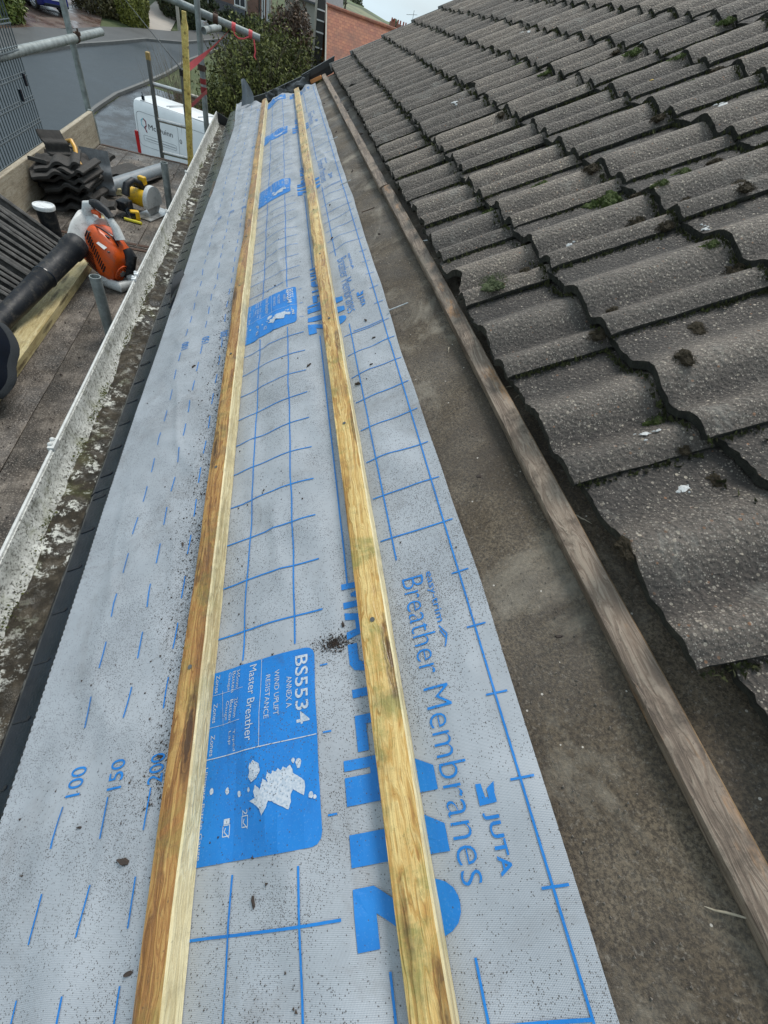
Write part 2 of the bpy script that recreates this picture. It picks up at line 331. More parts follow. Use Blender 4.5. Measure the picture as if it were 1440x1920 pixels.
# street
def f_asphalt(t):
    v = t.coord('Object'); n = t.noise(v, .22, 6, .65); 
    t.set(t.ramp(n, [(.3, (.018, .026, .032)), (.7, (.04, .053, .062))]), t.ramp(n, [(.35, .35), (.6, .6)]), spec=.35); t.bump(t.noise(v, 30, 4, .8), .25, .02)
mat('wet_asphalt', f_asphalt)
def f_wetdrive(t):
    v = t.coord('Object'); n = t.noise(v, .6, 6, .7); t.set(t.ramp(n, [(.35, (.018, .021, .025)), (.65, (.05, .055, .06))]), t.ramp(t.noise(v, .8, 4, .7), [(.4, .08), (.6, .5)])); t.bump(t.noise(v, 25, 4, .8), .15, .02)
mat('wet_tarmac', f_wetdrive)
simple('pavement', (.06, .062, .062), .6, 0, .3, 1.2, .2); simple('kerb_stone', (.12, .12, .115), .7, 0, .3, 3, .2); simple('path_slab', (.33, .29, .25), .8, 0, .2, 2)
def f_block(t):
    v = t.coord('Object'); x = t.n("ShaderNodeTexBrick"); t.put(x.inputs['Vector'], v); x.inputs['Scale'].default_value = 4; x.inputs['Mortar Size'].default_value = .02
    x.inputs['Color1'].default_value = (.085, .05, .038, 1); x.inputs['Color2'].default_value = (.13, .08, .06, 1); x.inputs['Mortar'].default_value = (.06, .05, .045, 1)
    t.set(t.mix(t.ramp(t.noise(v, 1.2, 5), [(.5, 0.), (.7, .6)]), x.outputs['Color'], (.16, .14, .12)), t.ramp(t.noise(v, 1.1, 4), [(.4, .2), (.65, .7)]))
mat('block_paving', f_block)
def f_ground(t):
    v = t.coord('Object'); t.set(t.ramp(t.noise(v, .9, 8, .75), [(.3, (.03, .045, .012)), (.5, (.055, .075, .022)), (.7, (.11, .11, .05))]), .9); t.bump(t.noise(v, 12, 5, .8), .6, .08)
mat('rough_grass', f_ground)
def f_hill(t):
    v = t.coord('Object'); vs = t.voro(t.coord('Object', (1, .6, 2)), .022, 'Color'); k = t.sep(vs)[0]
    c = t.ramp(k, [(.0, (.085, .12, .05)), (.45, (.14, .165, .075)), (.7, (.19, .19, .11)), (1., (.10, .13, .07))])
    e = t.voro(t.coord('Object', (1, .6, 2)), .022, 'Distance', 'DISTANCE_TO_EDGE'); c = t.mix(t.ramp(e, [(.02, .8), (.05, 0.)]), c, (.05, .06, .035))
    c = t.mix(t.ramp(t.noise(v, .12, 7, .75), [(.5, 0.), (.62, .7)]), c, (.075, .085, .06)); t.set(c, .95)
mat('hill_fields', f_hill)
def brick(name, a, b, mo, sx=4.4, rough=.85):
    def f(t):
        v = t.coord('Object'); s = t.sep(v); cmb = t.n("ShaderNodeCombineXYZ"); t.put(cmb.inputs[0], t.m('ADD', s[0], s[1])); t.put(cmb.inputs[1], s[2])
        x = t.n("ShaderNodeTexBrick"); t.put(x.inputs['Vector'], cmb.outputs[0]); x.inputs['Scale'].default_value = sx; x.inputs['Mortar Size'].default_value = .012; x.inputs['Row Height'].default_value = .33; x.inputs['Brick Width'].default_value = 1.
        x.inputs['Color1'].default_value = (*a, 1); x.inputs['Color2'].default_value = (*b, 1); x.inputs['Mortar'].default_value = (*mo, 1)
        t.set(t.mix(t.ramp(t.noise(v, 1.3, 6, .7), [(.4, 0.), (.7, .5)]), x.outputs['Color'], tuple(q * .6 for q in a)), rough)
    mat(name, f)
brick('brown_brick', (.22, .115, .08), (.15, .085, .065), (.25, .22, .19)); brick('red_brick', (.3, .12, .08), (.22, .09, .06), (.3, .26, .22))
brick('buff_brick', (.30, .2, .13), (.24, .15, .1), (.28, .24, .2))
def f_redtile(t):
    v = t.coord('Object'); s = t.sep(v); cmb = t.n("ShaderNodeCombineXYZ"); t.put(cmb.inputs[0], s[0]); t.put(cmb.inputs[1], t.m('MULTIPLY', s[2], 1.35))
    x = t.n("ShaderNodeTexBrick"); t.put(x.inputs['Vector'], cmb.outputs[0]); x.inputs['Scale'].default_value = 5.4; x.inputs['Mortar Size'].default_value = .035; x.inputs['Mortar Smooth'].default_value = .6; x.inputs['Brick Width'].default_value = .9; x.inputs['Row Height'].default_value = .62
    x.inputs['Color1'].default_value = (.38, .145, .075, 1); x.inputs['Color2'].default_value = (.27, .09, .055, 1); x.inputs['Mortar'].default_value = (.15, .05, .035, 1)
    c = t.mix(t.ramp(t.noise(v, 1.5, 7, .75), [(.42, 0.), (.66, .75)]), x.outputs['Color'], (.17, .08, .055)); t.set(c, .8); t.bump(x.outputs['Fac'], .5, .03)
mat('red_roof_tile', f_redtile)
def f_slate(t):
    v = t.coord('Object'); x = t.n("ShaderNodeTexBrick"); s = t.sep(v); cmb = t.n("ShaderNodeCombineXYZ"); t.put(cmb.inputs[0], s[0]); t.put(cmb.inputs[1], s[2]); t.put(x.inputs['Vector'], cmb.outputs[0]); x.inputs['Scale'].default_value = 3.
    x.inputs['Color1'].default_value = (.06, .066, .075, 1); x.inputs['Color2'].default_value = (.085, .09, .098, 1); x.inputs['Mortar'].default_value = (.03, .03, .034, 1); x.inputs['Mortar Size'].default_value = .02; t.set(x.outputs['Color'], .5)
mat('slate_roof', f_slate)
simple('white_paint', (.72, .72, .7), .5, 0, .08); simple('stone_trim', (.36, .33, .28), .8, 0, .2); simple('window_glass', (.02, .025, .032), .06); simple('dark_cladding', (.045, .045, .042), .6, 0, .4, 2.)
simple('clay_pot', (.33, .09, .06), .8); simple('render_wall', (.32, .31, .28), .85, 0, .15, 2, .1); simple('black_trim', (.014, .016, .017), .4, 0, .3, 10)
simple('blue_paint', (.012, .02, .16), .22, 0, .15); simple('red_paint', (.35, .015, .012), .25, 0, .1); simple('tyre_rubber', (.015, .015, .015), .8); simple('alloy', (.55, .56, .57), .3, .6, .15)
simple('red_lens', (.45, .012, .012), .15); simple('black_print', (.03, .025, .03), .5); simple('maroon_print', (.2, .02, .035), .5); simple('pale_blue_print', (.3, .55, .62), .5); simple('grey_line', (.33, .34, .35), .5)
def f_van(t):
    v = t.coord('Object'); t.set(t.ramp(t.noise(v, 1.5, 6, .7), [(.3, (.66, .67, .67)), (.7, (.78, .79, .79))]), .3)
mat('white_van_paint', f_van)
def leaf(name, a, b, c, rough=.6):
    def f(t):
        g = t.n("ShaderNodeNewGeometry").outputs['Random Per Island']; v = t.coord('Object'); n = t.noise(v, 1.4, 4, .6)
        k = t.m('ADD', t.m('MULTIPLY', g, .55), t.m('MULTIPLY', n, .45)); t.set(t.ramp(k, [(.25, a), (.5, b), (.78, c)]), rough)
        t.put(t.b.inputs['Transmission Weight'], 0.)
    mat(name, f)
leaf('shrub_leaf', (.022, .028, .006), (.075, .085, .017), (.16, .165, .04), .85); leaf('brown_leaf', (.03, .017, .01), (.075, .045, .028), (.15, .085, .045)); leaf('conifer_leaf', (.07, .08, .012), (.16, .17, .025), (.27, .26, .05))
leaf('dark_leaf', (.012, .02, .006), (.035, .05, .012), (.07, .085, .025)); leaf('mixed_leaf', (.03, .03, .012), (.075, .065, .025), (.13, .11, .04)); leaf('lime_leaf', (.05, .075, .012), (.13, .17, .03), (.24, .27, .06))
simple('bark', (.085, .065, .045), .9, 0, .4, 10, .6); simple('twig', (.19, .155, .11), .9, 0, .4, 12)
# ------------------------------------------------------------------ the house we are on: walls, deck, old felt
house = thing('house', 'house under the camera whose grey concrete tiled roof is half stripped', 'house', (2.5, 1., -6.4))
m = M(); m.prism([(-.26, -2.5, -6.4), (5.2, -2.5, -6.4), (5.2, -2.5, 1.9), (-.26, -2.5, -.92)], (0, 7.6, 0)); obj('wall', m, 'brown_brick', house)
m = M(); m.prism([P(-2.5, -.80, -.012), P(-2.5, 6.0, -.012), P(-2.5, 6.0, -.06), P(-2.5, -.80, -.06)], (0, 7.7, 0)); obj('roof_deck', m, 'old_timber', house)
m = M(); m.box((-.375, 2.0, -1.07), (.022, 8.9, .2)); obj('fascia', m, 'black_trim', house)
def uend(v):                                              # the unfinished far end of the roof runs out towards the eaves
    pts = [(-.86, 5.98), (-.77, 5.93), (-.47, 5.36), (-.17, 5.2), (0, 5.08), (.12, 5.22), (.7, 5.25)]
    for (a, b), (c, d) in zip(pts, pts[1:]):
        if v <= c: return b + (d - b) * (v - a) / (c - a)
    return pts[-1][1]
vs = lin(-.82, .66, 74); m = M()
m.grid(lambda s, v: P(-.9 + s * (uend(v) + .01 + .9), v, .0025 * nz1(s * 25, v * 9) + .003 * nz1(s * 60, v * 3, 5)), lin(0, 1, 170), vs)
felt = obj('roofing_felt', m, 'old_felt', None, True); tag(felt, 'old brown gritty underlay felt laid bare below the lowest tiles', 'roofing felt')
# ------------------------------------------------------------------ breather membrane with its print
def mem_w(u, v):
    w0 = .0045
    def hump(a, b, h): 
        return h * math.sin(math.pi * (v - a) / (b - a)) ** 2 if a < v < b else 0
    w0 += hump(-.452, -.181, .011 + .006 * nz1(u * 3.2, 1.3)) + hump(-.82, -.502, .006 + .004 * nz1(u * 2.5, 9.)) 
    if v > -.136: w0 += .005 * min(1, (v + .136) / .06) * (1 + .8 * nz1(u * 4, v * 9, 3))
    free = min(1, max(0, min(abs(v + .477), abs(v + .158)) - .03) / .05) * min(1, max(0.1, (v + .79) / .06))
    w0 += free * (.0072 * nz1(u * 4.5 + v * 6, v * 8, 2) + .003 * nz1(u * 14 + v * 5, v * 12, 7))
    far = max(0., (u - 4.5) / 1.2); w0 += far * free * .02 * (nz1(u * 9, v * 10, 4) + .55)
    if v < -.7: w0 += .028 * max(0, (u - 5.0)) * (-.7 - v) / .1
    w0 += free * (.0035 * max(0, 1 - abs(nz1(u * 1.9 + v * 3.1, v * 4.2 - u * 1.1, 5)) * 6) ** 1.5 + .0022 * max(0, 1 - abs(nz1(u * 3.9 - v * 4, v * 6 + u, 8)) * 5) ** 1.5)
    return max(.0035, w0)
def mem_edge(u): return .012 + .006 * nz1(u * 1.7, 0.) + .003 * nz1(u * 6, 2.)
def mem_low(u):
    pts = [(-2, -.83), (1., -.828), (2., -.817), (2.6, -.815), (3.2, -.797), (3.9, -.787), (5., -.778), (5.7, -.80), (7, -.82)]
    for (a, b), (c, d) in zip(pts, pts[1:]):
        if u <= c: return b + (d - b) * (u - a) / (c - a) + .004 * nz1(u * 1.7, 4.)
    return -.82
m = M(); US = lin(0, 1, 620); VS = lin(0, 1, 110); m.uv = []
def mfn(s, t):
    v = -.84 + t * .852; u = -.95 + s * (uend(v) - .02 + .03 * nz1(v * 20, 0) + .95)
    v = mem_low(u) + t * (mem_edge(u) - mem_low(u)); m.uv.append((u, v)); return P(u, v, mem_w(u, v))
m.grid(mfn, US, VS)
membrane = obj('breather_membrane', m, 'membrane', None, True)
tag(membrane, 'long pale grey breather membrane printed with blue lettering under the new battens', 'membrane')

def text_mesh(body, bold=0.):
    cu = bpy.data.curves.new('t', 'FONT'); cu.body = body; cu.size = 1; cu.offset = bold; cu.resolution_u = 3
    o = bpy.data.objects.new('t', cu); COL.objects.link(o); dg = bpy.context.evaluated_depsgraph_get(); me = bpy.data.meshes.new_from_object(o.evaluated_get(dg))
    vs = [(p.co.x, p.co.y) for p in me.vertices]; fs = [tuple(p.vertices) for p in me.polygons]
    bpy.data.objects.remove(o); bpy.data.meshes.remove(me); bpy.data.curves.remove(cu); return vs, fs
TXT = {}
def text_flat(acc, body, u0, u1, v0, v1, bold=0., flip=False):
    """lay the words along -u (or +u when flip) between u0..u1, letters' feet at v0 and heads at v1"""
    k = (body, bold)
    if k not in TXT: TXT[k] = text_mesh(body, bold)
    vs, fs = TXT[k]; xs = [p[0] for p in vs]; ys = [p[1] for p in vs]; x0, x1, y0, y1 = min(xs), max(xs), min(ys), max(ys)
    o = len(acc[0]); acc[0].extend([(u0 + (x - x0) / (x1 - x0) * (u1 - u0), v0 + (y - y0) / (y1 - y0) * (v1 - v0)) for x, y in vs]); acc[1].extend([tuple(i + o for i in f) for f in fs])
def poly_flat(acc, pts):
    o = len(acc[0]); acc[0].extend(pts); acc[1].append(tuple(range(o, o + len(pts))))
def bar(acc, u0, v0, u1, v1, t):
    d = Vector((u1 - u0, v1 - v0)); n = Vector((-d.y, d.x)).normalized() * t / 2
    poly_flat(acc, [(u0 + n.x, v0 + n.y), (u1 + n.x, v1 + n.y), (u1 - n.x, v1 - n.y), (u0 - n.x, v0 - n.y)])
def drape(name, acc, lift, material, parent, cut=.04, clip=None):
    bm = bmesh.new(); vv = [bm.verts.new((a, b, 0)) for a, b in acc[0]]
    for f in acc[1]:
        try: bm.faces.new([vv[i] for i in f])
        except ValueError: pass
    bmesh.ops.delete(bm, geom=[q for q in bm.verts if not q.link_faces], context='VERTS'); us = [q.co.x for q in bm.verts]; vs = [q.co.y for q in bm.verts]
    bmesh.ops.triangulate(bm, faces=[f for f in bm.faces if len(f.verts) > 4])
    x = math.floor(min(us) / cut) * cut
    while x < max(us):
        bmesh.ops.bisect_plane(bm, geom=bm.verts[:] + bm.edges[:] + bm.faces[:], plane_co=(x, 0, 0), plane_no=(1, 0, 0)); x += cut
    y = math.floor(min(vs) / cut) * cut
    while y < max(vs):
        bmesh.ops.bisect_plane(bm, geom=bm.verts[:] + bm.edges[:] + bm.faces[:], plane_co=(0, y, 0), plane_no=(0, 1, 0)); y += cut
    if clip:
        dead = [f for f in bm.faces if f.calc_center_median().x > uend(f.calc_center_median().y) - .06]; bmesh.ops.delete(bm, geom=dead, context='FACES')
    bm.verts.index_update(); mm = M(); mm.v = [P(q.co.x, q.co.y, mem_w(q.co.x, q.co.y) + lift) for q in bm.verts]; mm.f = [tuple(q.index for q in f.verts) for f in bm.faces]; mm.mi = [0] * len(mm.f); bm.free()
    return obj(name, mm, material, parent)
GLY = {'M': [[(0, 0), (0, 1), (.28, 1), (.5, .55), (.72, 1), (1, 1), (1, 0), (.76, 0), (.76, .6), (.56, .2), (.44, .2), (.24, .6), (.24, 0)]], 'A': [[(0, 0), (.36, 1), (.64, 1), (1, 0), (.74, 0), (.66, .24), (.34, .24), (.26, 0)]],
       'S': [[(.02, .0), (.02, .22), (.6, .22), (.7, .3), (.6, .39), (.25, .39), (.05, .5), (0, .7), (.08, .9), (.3, 1), (.95, 1), (.95, .78), (.4, .78), (.3, .7), (.4, .61), (.72, .61), (.93, .5), (1, .3), (.92, .1), (.7, 0)]], 'T': [[(.37, 0), (.37, .77), (0, .77), (0, 1), (1, 1), (1, .77), (.63, .77), (.63, 0)]],
       'E': [[(0, 0), (0, 1), (1, 1), (1, .78), (.27, .78), (.27, .61), (.9, .61), (.9, .4), (.27, .4), (.27, .22), (1, .22), (1, 0)]], 'R': [[(0, -.3), (0, 1), (.65, 1), (.92, .88), (1, .65), (.92, .45), (.72, .34), (1, -.04), (.72, -.30), (.42, .2), (.27, .2), (.27, -.3)]],
       '1': [[(.2, 0), (.2, .56), (0, .5), (0, .74), (.3, 1), (.8, 1), (.8, 0)]], '2': [[(0, 0), (0, .2), (.5, .52), (.6, .6), (.64, .69), (.62, .76), (.55, .8), (.47, .8), (.4, .76), (.36, .70), (.02, .70), (.06, .81), (.13, .9), (.24, .965), (.38, .995), (.5, 1), (.64, .99), (.79, .95), (.9, .88), (.97, .79), (1, .69), (.98, .6), (.93, .52), (.84, .45), (.45, .2), (1, .2), (1, 0)]]}
def block(acc, word, u0, u1, v0, v1):
    n = len(word); st = (u1 - u0) / n
    for i, ch in enumerate(word):
        for g in GLY[ch]: poly_flat(acc, [(u0 + st * (i + .06 + .86 * x), v0 + (v1 - v0) * y) for x, y in g])
def rough(pts, k=4, amp=.0009):
    out = []
    for (a, b), (c, d) in zip(pts, pts[1:] + pts[:1]):
        for q in range(k): t = q / k; x, y = a + (c - a) * t, b + (d - b) * t; out.append((x + amp * nz1(x * 700, y * 700), y + amp * nz1(x * 700, y * 700, 9)))
    return out
GB = [(.047, -.35), (.053, -.348), (.06, -.346), (.054, -.338), (.06, -.341), (.067, -.34), (.063, -.334), (.067, -.332), (.065, -.328), (.068, -.324), (.065, -.32), (.069, -.316), (.066, -.312), (.07, -.307), (.064, -.303), (.059, -.302), (.054, -.294), (.048, -.286), (.041, -.285), (.032, -.287), (.036, -.294), (.041, -.302), (.036, -.305), (.028, -.305), (.02, -.308), (.026, -.32), (.032, -.331), (.034, -.337), (.027, -.34), (.019, -.347), (.027, -.35), (.033, -.358), (.038, -.368), (.04, -.358), (.048, -.361), (.055, -.358), (.05, -.352)]
NI = [(.085, -.363), (.079, -.353), (.07, -.351), (.062, -.356), (.059, -.365), (.066, -.371), (.071, -.368), (.078, -.37)]
def rrect(u0, u1, v0, v1, r):
    pts = []
    for cu_, cv_, a0 in ((u1 - r, v1 - r, 0), (u0 + r, v1 - r, 90), (u0 + r, v0 + r, 180), (u1 - r, v0 + r, 270)):
        pts += [(cu_ + r * math.cos(R(a0 + q)), cv_ + r * math.sin(R(a0 + q))) for q in (0, 30, 60, 90)]
    return pts
class LT:
    all = []
    @staticmethod
    def new(): LT.all.append(([], [])); return LT.all[-1]
B, D = ([], []), ([], [])       # lettering, boxes, reversed lettering, grid
PER = 1.258; CS_ = []
for k in range(-1, 5):
    o = k * PER; far = k > 2
    if k >= 0 or True:
        A = LT.new(); text_flat(A, 'Breather Membranes', o + .298, o - .079, -.106, -.0705, -.014)
        A = LT.new(); text_flat(A, 'easy-trim', o + .300, o + .212, -.068, -.0535)
        for s in ((.207, -.0635, .192, -.0545), (.192, -.0545, .174, -.061)): bar(A, o + s[0], s[1], o + s[2], s[3], .0022)
        bar(A, o + .2, -.0635, o + .187, -.0575, .002)
        A = LT.new(); text_flat(A, 'JUTA', o - .020, o - .076, -.066, -.0475, .018)
        poly_flat(A, [(o + .008, -.066), (o - .013, -.0665), (o - .012, -.046), (o - .003, -.046), (o + .008, -.0435), (o + .002, -.054), (o - .006, -.054), (o - .006, -.058), (o + .008, -.0595)])
        A = LT.new(); block(A, 'MASTER', o + .322, o + .012, -.2105, -.142); A = LT.new(); block(A, '112', o + .055, o - .122, -.2315, -.1125)
        for a, b, v in (('100', .092, -.698), ('150', .089, -.622), ('200', .085, -.552)): A = LT.new(); text_flat(A, a, o + b, o + b + .04, v + .027, v)
        C_ = ([], []); CS_.append(C_)
        poly_flat(B, rrect(o - .022, o + .226, -.492, -.2655, .014))
        text_flat(C_, 'BS5534', o + .215, o + .117, -.2965, -.276, .012)
        text_flat(C_, 'ANNEX A', o + .187, o + .142, -.311, -.302, .0)
        text_flat(C_, 'WIND UPLIFT', o + .2015, o + .136, -.332, -.3235, .0); text_flat(C_, 'RESISTANCE', o + .1975, o + .1345, -.3475, -.3395, .0)
        text_flat(C_, 'Master Breather', o + .2205, o + .111, -.379, -.3655)
        for i, (b0, words) in enumerate(((.220, ('345mm', 'Batten', 'Gauge')), (.176, ('250mm', 'Batten', 'Gauge')), (.131, ('Taped', 'Lap')))):
            for j, wd in enumerate(words): text_flat(C_, wd, o + b0, o + b0 - .005 * len(wd) - .003, -.404 - .0095 * j, -.397 - .0095 * j, .0)
            text_flat(C_, 'Zones', o + b0 + .001, o + b0 - .027, -.446, -.439, .0)
        bar(C_, o + .100, -.49, o + .100, -.2665, .0013); bar(C_, o + .226, -.3565, o + .100, -.3545, .0009); bar(C_, o + .194, -.431, o + .141, -.4245, .0006)
        for bb in (.19, .143): bar(C_, o + bb, -.46, o + bb, -.39, .0006)
        poly_flat(C_, [(o + a, b) for a, b in rough(GB)]); poly_flat(C_, [(o + a, b) for a, b in rough(NI)])
        for a, b, r in ((.059, -.436, .004), (.055, -.409, .004), (.049, -.388, .004), (.051, -.37, .003), (.07, -.2945, .0055), (.074, -.302, .003), (.031, -.277, .004), (.028, -.272, .0025)):
            poly_flat(C_, [(o + a + r * math.cos(t) * (1 + .5 * nz1(t * 3, a * 99)), b + r * .8 * math.sin(t) * (1 + .5 * nz1(t * 3, b * 99))) for t in [2 * math.pi * q / 9 for q in range(9)]])
        for n_, a, b in (('2', .030, -.381), ('1', .024, -.412)):
            text_flat(C_, n_, o + a, o + a - .006, b, b + .009); x0, y0 = o + a - .013, b + .0045
            for s in ((-.006, -.005, .006, -.005), (-.006, .005, .006, .005), (-.006, -.005, -.006, .005), (.006, -.005, .006, .005), (.003, -.001, -.001, -.003), (-.001, -.003, -.008, .005)): bar(C_, x0 + s[0], y0 + s[1], x0 + s[2], y0 + s[3], .0012)
        text_flat(C_, 'Ultimate Batten Gauge', o + .09, o - .015, -.452, -.446, .0)
    GT = .0027
    for i in range(10):
        u = o + .284 + .0983 * i
        bar(D, u, -.024, u, .004, GT * .9); bar(D, u, -.455, u, -.247, GT)
        if 0 < i < 9: bar(D, u, -.130, u, -.012, GT)
    for u in (.193, .1, .006): bar(D, o + u, -.024, o + u, .004, GT * .9); bar(D, o + u, -.257, o + u, -.245, GT * .8)
    bar(D, o - .179, -.10, o - .179, -.012, GT)
    lo_ = max(-.69, o - .5) if k < 0 else -9
    bar(D, max(lo_, o - .30), -.0125, o + PER - .30, -.0115, GT)
    bar(D, max(lo_, o + .336), -.108, o + PER - .133, -.108, GT); bar(D, max(lo_, o + .318), -.2, o + PER - .135, -.2, GT)
    bar(D, max(lo_, o + .236), -.297, o + PER - .037, -.297, GT); bar(D, max(lo_, o + .233), -.394, o + PER - .035, -.394, GT)
    for v in (-.697, -.617, -.543):
        for i in range(12):
            u = o + .191 + .0998 * i
            if u > -.69: bar(D, u, v, u + .05, v, .0027)
far = lambda acc: (acc[0], [f for f in acc[1] if -.7 < acc[0][f[0]][0] < 5.5])
drape('grid_print', far(D), .0013, 'blue_print', membrane, .02, True)
for k in range(len(B[1])):
    if -.7 < B[0][B[1][k][0]][0] < 5.5: drape('print_panel', (B[0], [B[1][k]]), .0013, 'blue_print', membrane, .018, True)
for C_ in CS_:
    if far(C_)[1]: drape('panel_lettering', far(C_), .0021, 'reverse_print', membrane, .018, True)
for A in LT.all:
    if far(A)[1]: drape('printed_word', far(A), .0015, 'blue_print', membrane, .018, True)

# ------------------------------------------------------------------ battens
def batten(name, label, u0, u1, vfun, wfun, width, th, mats, wane=0., group=None, ends=0., taper=None):
    m = M(); n = int((u1 - u0) / .035) + 1; sec = []
    for u in lin(u0, u1, n):
        v0 = vfun(u); w0 = wfun(u); j = lambda k: .0016 * nz1(u * 5, k * 3.7) + .0009 * nz1(u * 22, k * 3.7)
        wn = wane * max(0, nz1(u * 2.1, 8.) + .35) + wane * .25 * max(0, nz1(u * 9, 3.)) + .0015
        sec.append([P(u, v0 + j(1), w0), P(u, v0 + wn * .1 + j(2), w0 + th - wn * 1.0 + j(3)), P(u, v0 + wn * .5, w0 + th - wn * .35 + j(3)), P(u, v0 + wn * 1.2 + j(4), w0 + th + j(5)), P(u, v0 + width * .5, w0 + th + .0008 + j(6)), P(u, v0 + width - .002 + j(7), w0 + th + j(8)), P(u, v0 + width + j(7), w0 + th - .0025 + j(8)), P(u, v0 + width + j(9), w0)])
    m.loft(sec); fs = []
    for f, i in zip(m.f, range(len(m.f))):
        j = i % 8; m.mi[i] = 1 if (j in (5, 6) and len(mats) > 1) else 0
    o = obj(name, m, mats, None, True, sharp=35); return tag(o, label, 'batten', group)
batten('roofing_batten', 'new sawn batten nearest the gutter, brown top and cream side', -.9, 5.34, lambda u: -.4945 + .003 * nz1(u * .9, 1.), lambda u: .006, .0435, .034, ['waney_timber', 'cream_timber'], .008)
batten('roofing_batten', 'new yellow-green treated batten laid across the big blue lettering', -.9, 5.16, lambda u: -.1815 + .0025 * nz1(u * .8, 5.), lambda u: .006, .0455, .025, ['treated_timber', 'cream_timber'], .003)
batten('old_batten', 'weathered grey-brown old batten nearer the camera, below the lowest tiles', -.9, 1.985, lambda u: .1475 - .004 * max(0, u - .6) - .002 * u - .008 * max(0, u - 1.2), lambda u: .003, .037, .022, ['old_timber', 'old_timber_side'], .006)
batten('old_batten', 'weathered old batten running on from the joint to the far verge', 1.99, 5.2, lambda u: .1245 - .012 * (u - 2.), lambda u: .003, .036, .024, ['old_timber', 'old_timber'], .002)
m = M(); m.box((0, 0, 0), (.10, .045, .024)); b = obj('timber_offcut', m, 'orange_wood', None, False, True, .002); b.location = P(5.17, .03, .022) + Vector((0, 0, ZC)); b.rotation_euler = (0, ROOFROT[1], R(-12)); tag(b, 'short orange timber offcut at the far end of the old batten', 'wood offcut')

for o_, vv_ in ((bpy.data.objects['roofing_batten'], -.472), (bpy.data.objects['roofing_batten.001'], -.158)):
    for u in (-.25, .235, .69, 1.15, 1.6, 2.05, 2.5, 3.0, 3.5, 4.0, 4.5):
        m = M(); uu = u + .02 * nz1(u * 9, vv_ * 50); hh = .040 if vv_ < -.3 else .031; m.tube([P(uu, vv_, hh - .001), P(uu, vv_, hh + .002)], .0038, 10); obj('nail_head', m, 'dark_steel', o_, True)
# nails and loose bits on the strip
def nail(u, v, a, ln, label, matn='bright_steel'):
    m = M(); d = Vector((math.cos(a), math.sin(a))); p0 = (u, v); p1 = (u + d.x * ln, v + d.y * ln)
    f = lambda p, h: P(p[0], p[1], h); m.tube([f(p0, .014), f(p1, .012)], .0017, 8); m.tube([f(p0, .0135), f((u - d.x * .0015, v - d.y * .0015), .0138)], .0045, 10)
    tag(obj('nail', m, matn, None, True), label, 'nail')
nail(1.1, .012, 1.5, .055, 'bright nail lying half off the nearest part of the membrane edge')
nail(2.28, -.02, 1.45, .05, 'bright nail on the membrane edge near the middle of the strip')
nail(3.08, -.015, 1.4, .055, 'bright nail on the membrane edge furthest from the camera')
nail(1.86, .03, 1.6, .05, 'dark nail lying on the brown felt beside the membrane', 'rusty_steel')
nail(1.42, .178, 1.9, .05, 'nail leaning behind the old batten against the tiles')
def chip(u, v, s, seed, matn='bark'):
    m = M(); rnd = random.Random(seed); a = rnd.uniform(0, 6.28); n = 7; ring = [[], []]
    for j in range(n):
        t = 2 * math.pi * j / n; r = .8 * s * rnd.uniform(.3, 1.25); x, y = r * math.cos(t) * 1.6, r * math.sin(t) * .65
        q = (u + x * math.cos(a) - y * math.sin(a), v + x * math.sin(a) + y * math.cos(a))
        ring[0].append(P(q[0], q[1], mem_w(*q) + .001)); ring[1].append(P(u + (q[0] - u) * .7, v + (q[1] - v) * .7, mem_w(*q) + s * rnd.uniform(.3, .7)))
    m.loft(ring); return obj('bark_chip', m, matn, None)
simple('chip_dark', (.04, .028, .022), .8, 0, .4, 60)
CH = [(.84, -.115, .009), (.99, -.24, .008), (1.11, -.06, .007), (1.01, -.05, .006), (.89, -.07, .006), (1.22, -.63, .007), (0., -.57, .009), (.12, -.535, .008), (-.11, -.535, .006), (.25, -.215, .006), (2.1, -.09, .007), (1.55, -.345, .006), (.52, -.56, .006), (.05, -.66, .005), (1.75, -.11, .007), (-.06, -.36, .007)]
for i, (u, v, s) in enumerate(CH): tag(chip(u, v, s, i, 'chip_dark'), 'dark bark chip lying loose on the pale membrane', 'debris', 'bark chips on the membrane')
m = M(); rnd = random.Random(3)
for i in range(21500):
    u = rnd.uniform(-.75, 3.2) if i % 4 else rnd.uniform(-.6, 1.2); 
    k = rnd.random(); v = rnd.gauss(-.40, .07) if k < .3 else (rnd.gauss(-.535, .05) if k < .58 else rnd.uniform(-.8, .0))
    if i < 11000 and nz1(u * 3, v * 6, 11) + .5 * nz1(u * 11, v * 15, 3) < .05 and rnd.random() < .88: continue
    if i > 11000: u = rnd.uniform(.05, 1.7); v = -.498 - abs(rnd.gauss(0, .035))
    if i > 20500: a_ = rnd.uniform(0, 6.28); q_ = abs(rnd.gauss(0, .012)); u, v = .222 + q_ * math.cos(a_) * .8, -.232 + q_ * math.sin(a_) * 1.6
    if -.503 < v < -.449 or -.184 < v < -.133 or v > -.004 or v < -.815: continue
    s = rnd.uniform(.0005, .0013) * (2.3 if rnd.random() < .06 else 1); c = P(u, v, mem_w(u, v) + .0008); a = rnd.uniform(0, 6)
    e1 = Vector((.858 * math.cos(a), math.sin(a), .513 * math.cos(a))) * s; e2 = Vector((-.858 * math.sin(a), math.cos(a), -.513 * math.sin(a))) * s * .7; nn = P(0, 0, 1) - P(0, 0, 0)
    m.add([c + e1, c - e1 * .5 + e2, c - e1 * .5 - e2, c + nn * s * .9], [(0, 1, 3), (1, 2, 3), (2, 0, 3)])
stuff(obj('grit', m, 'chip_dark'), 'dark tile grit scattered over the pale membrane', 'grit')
m = M(); 
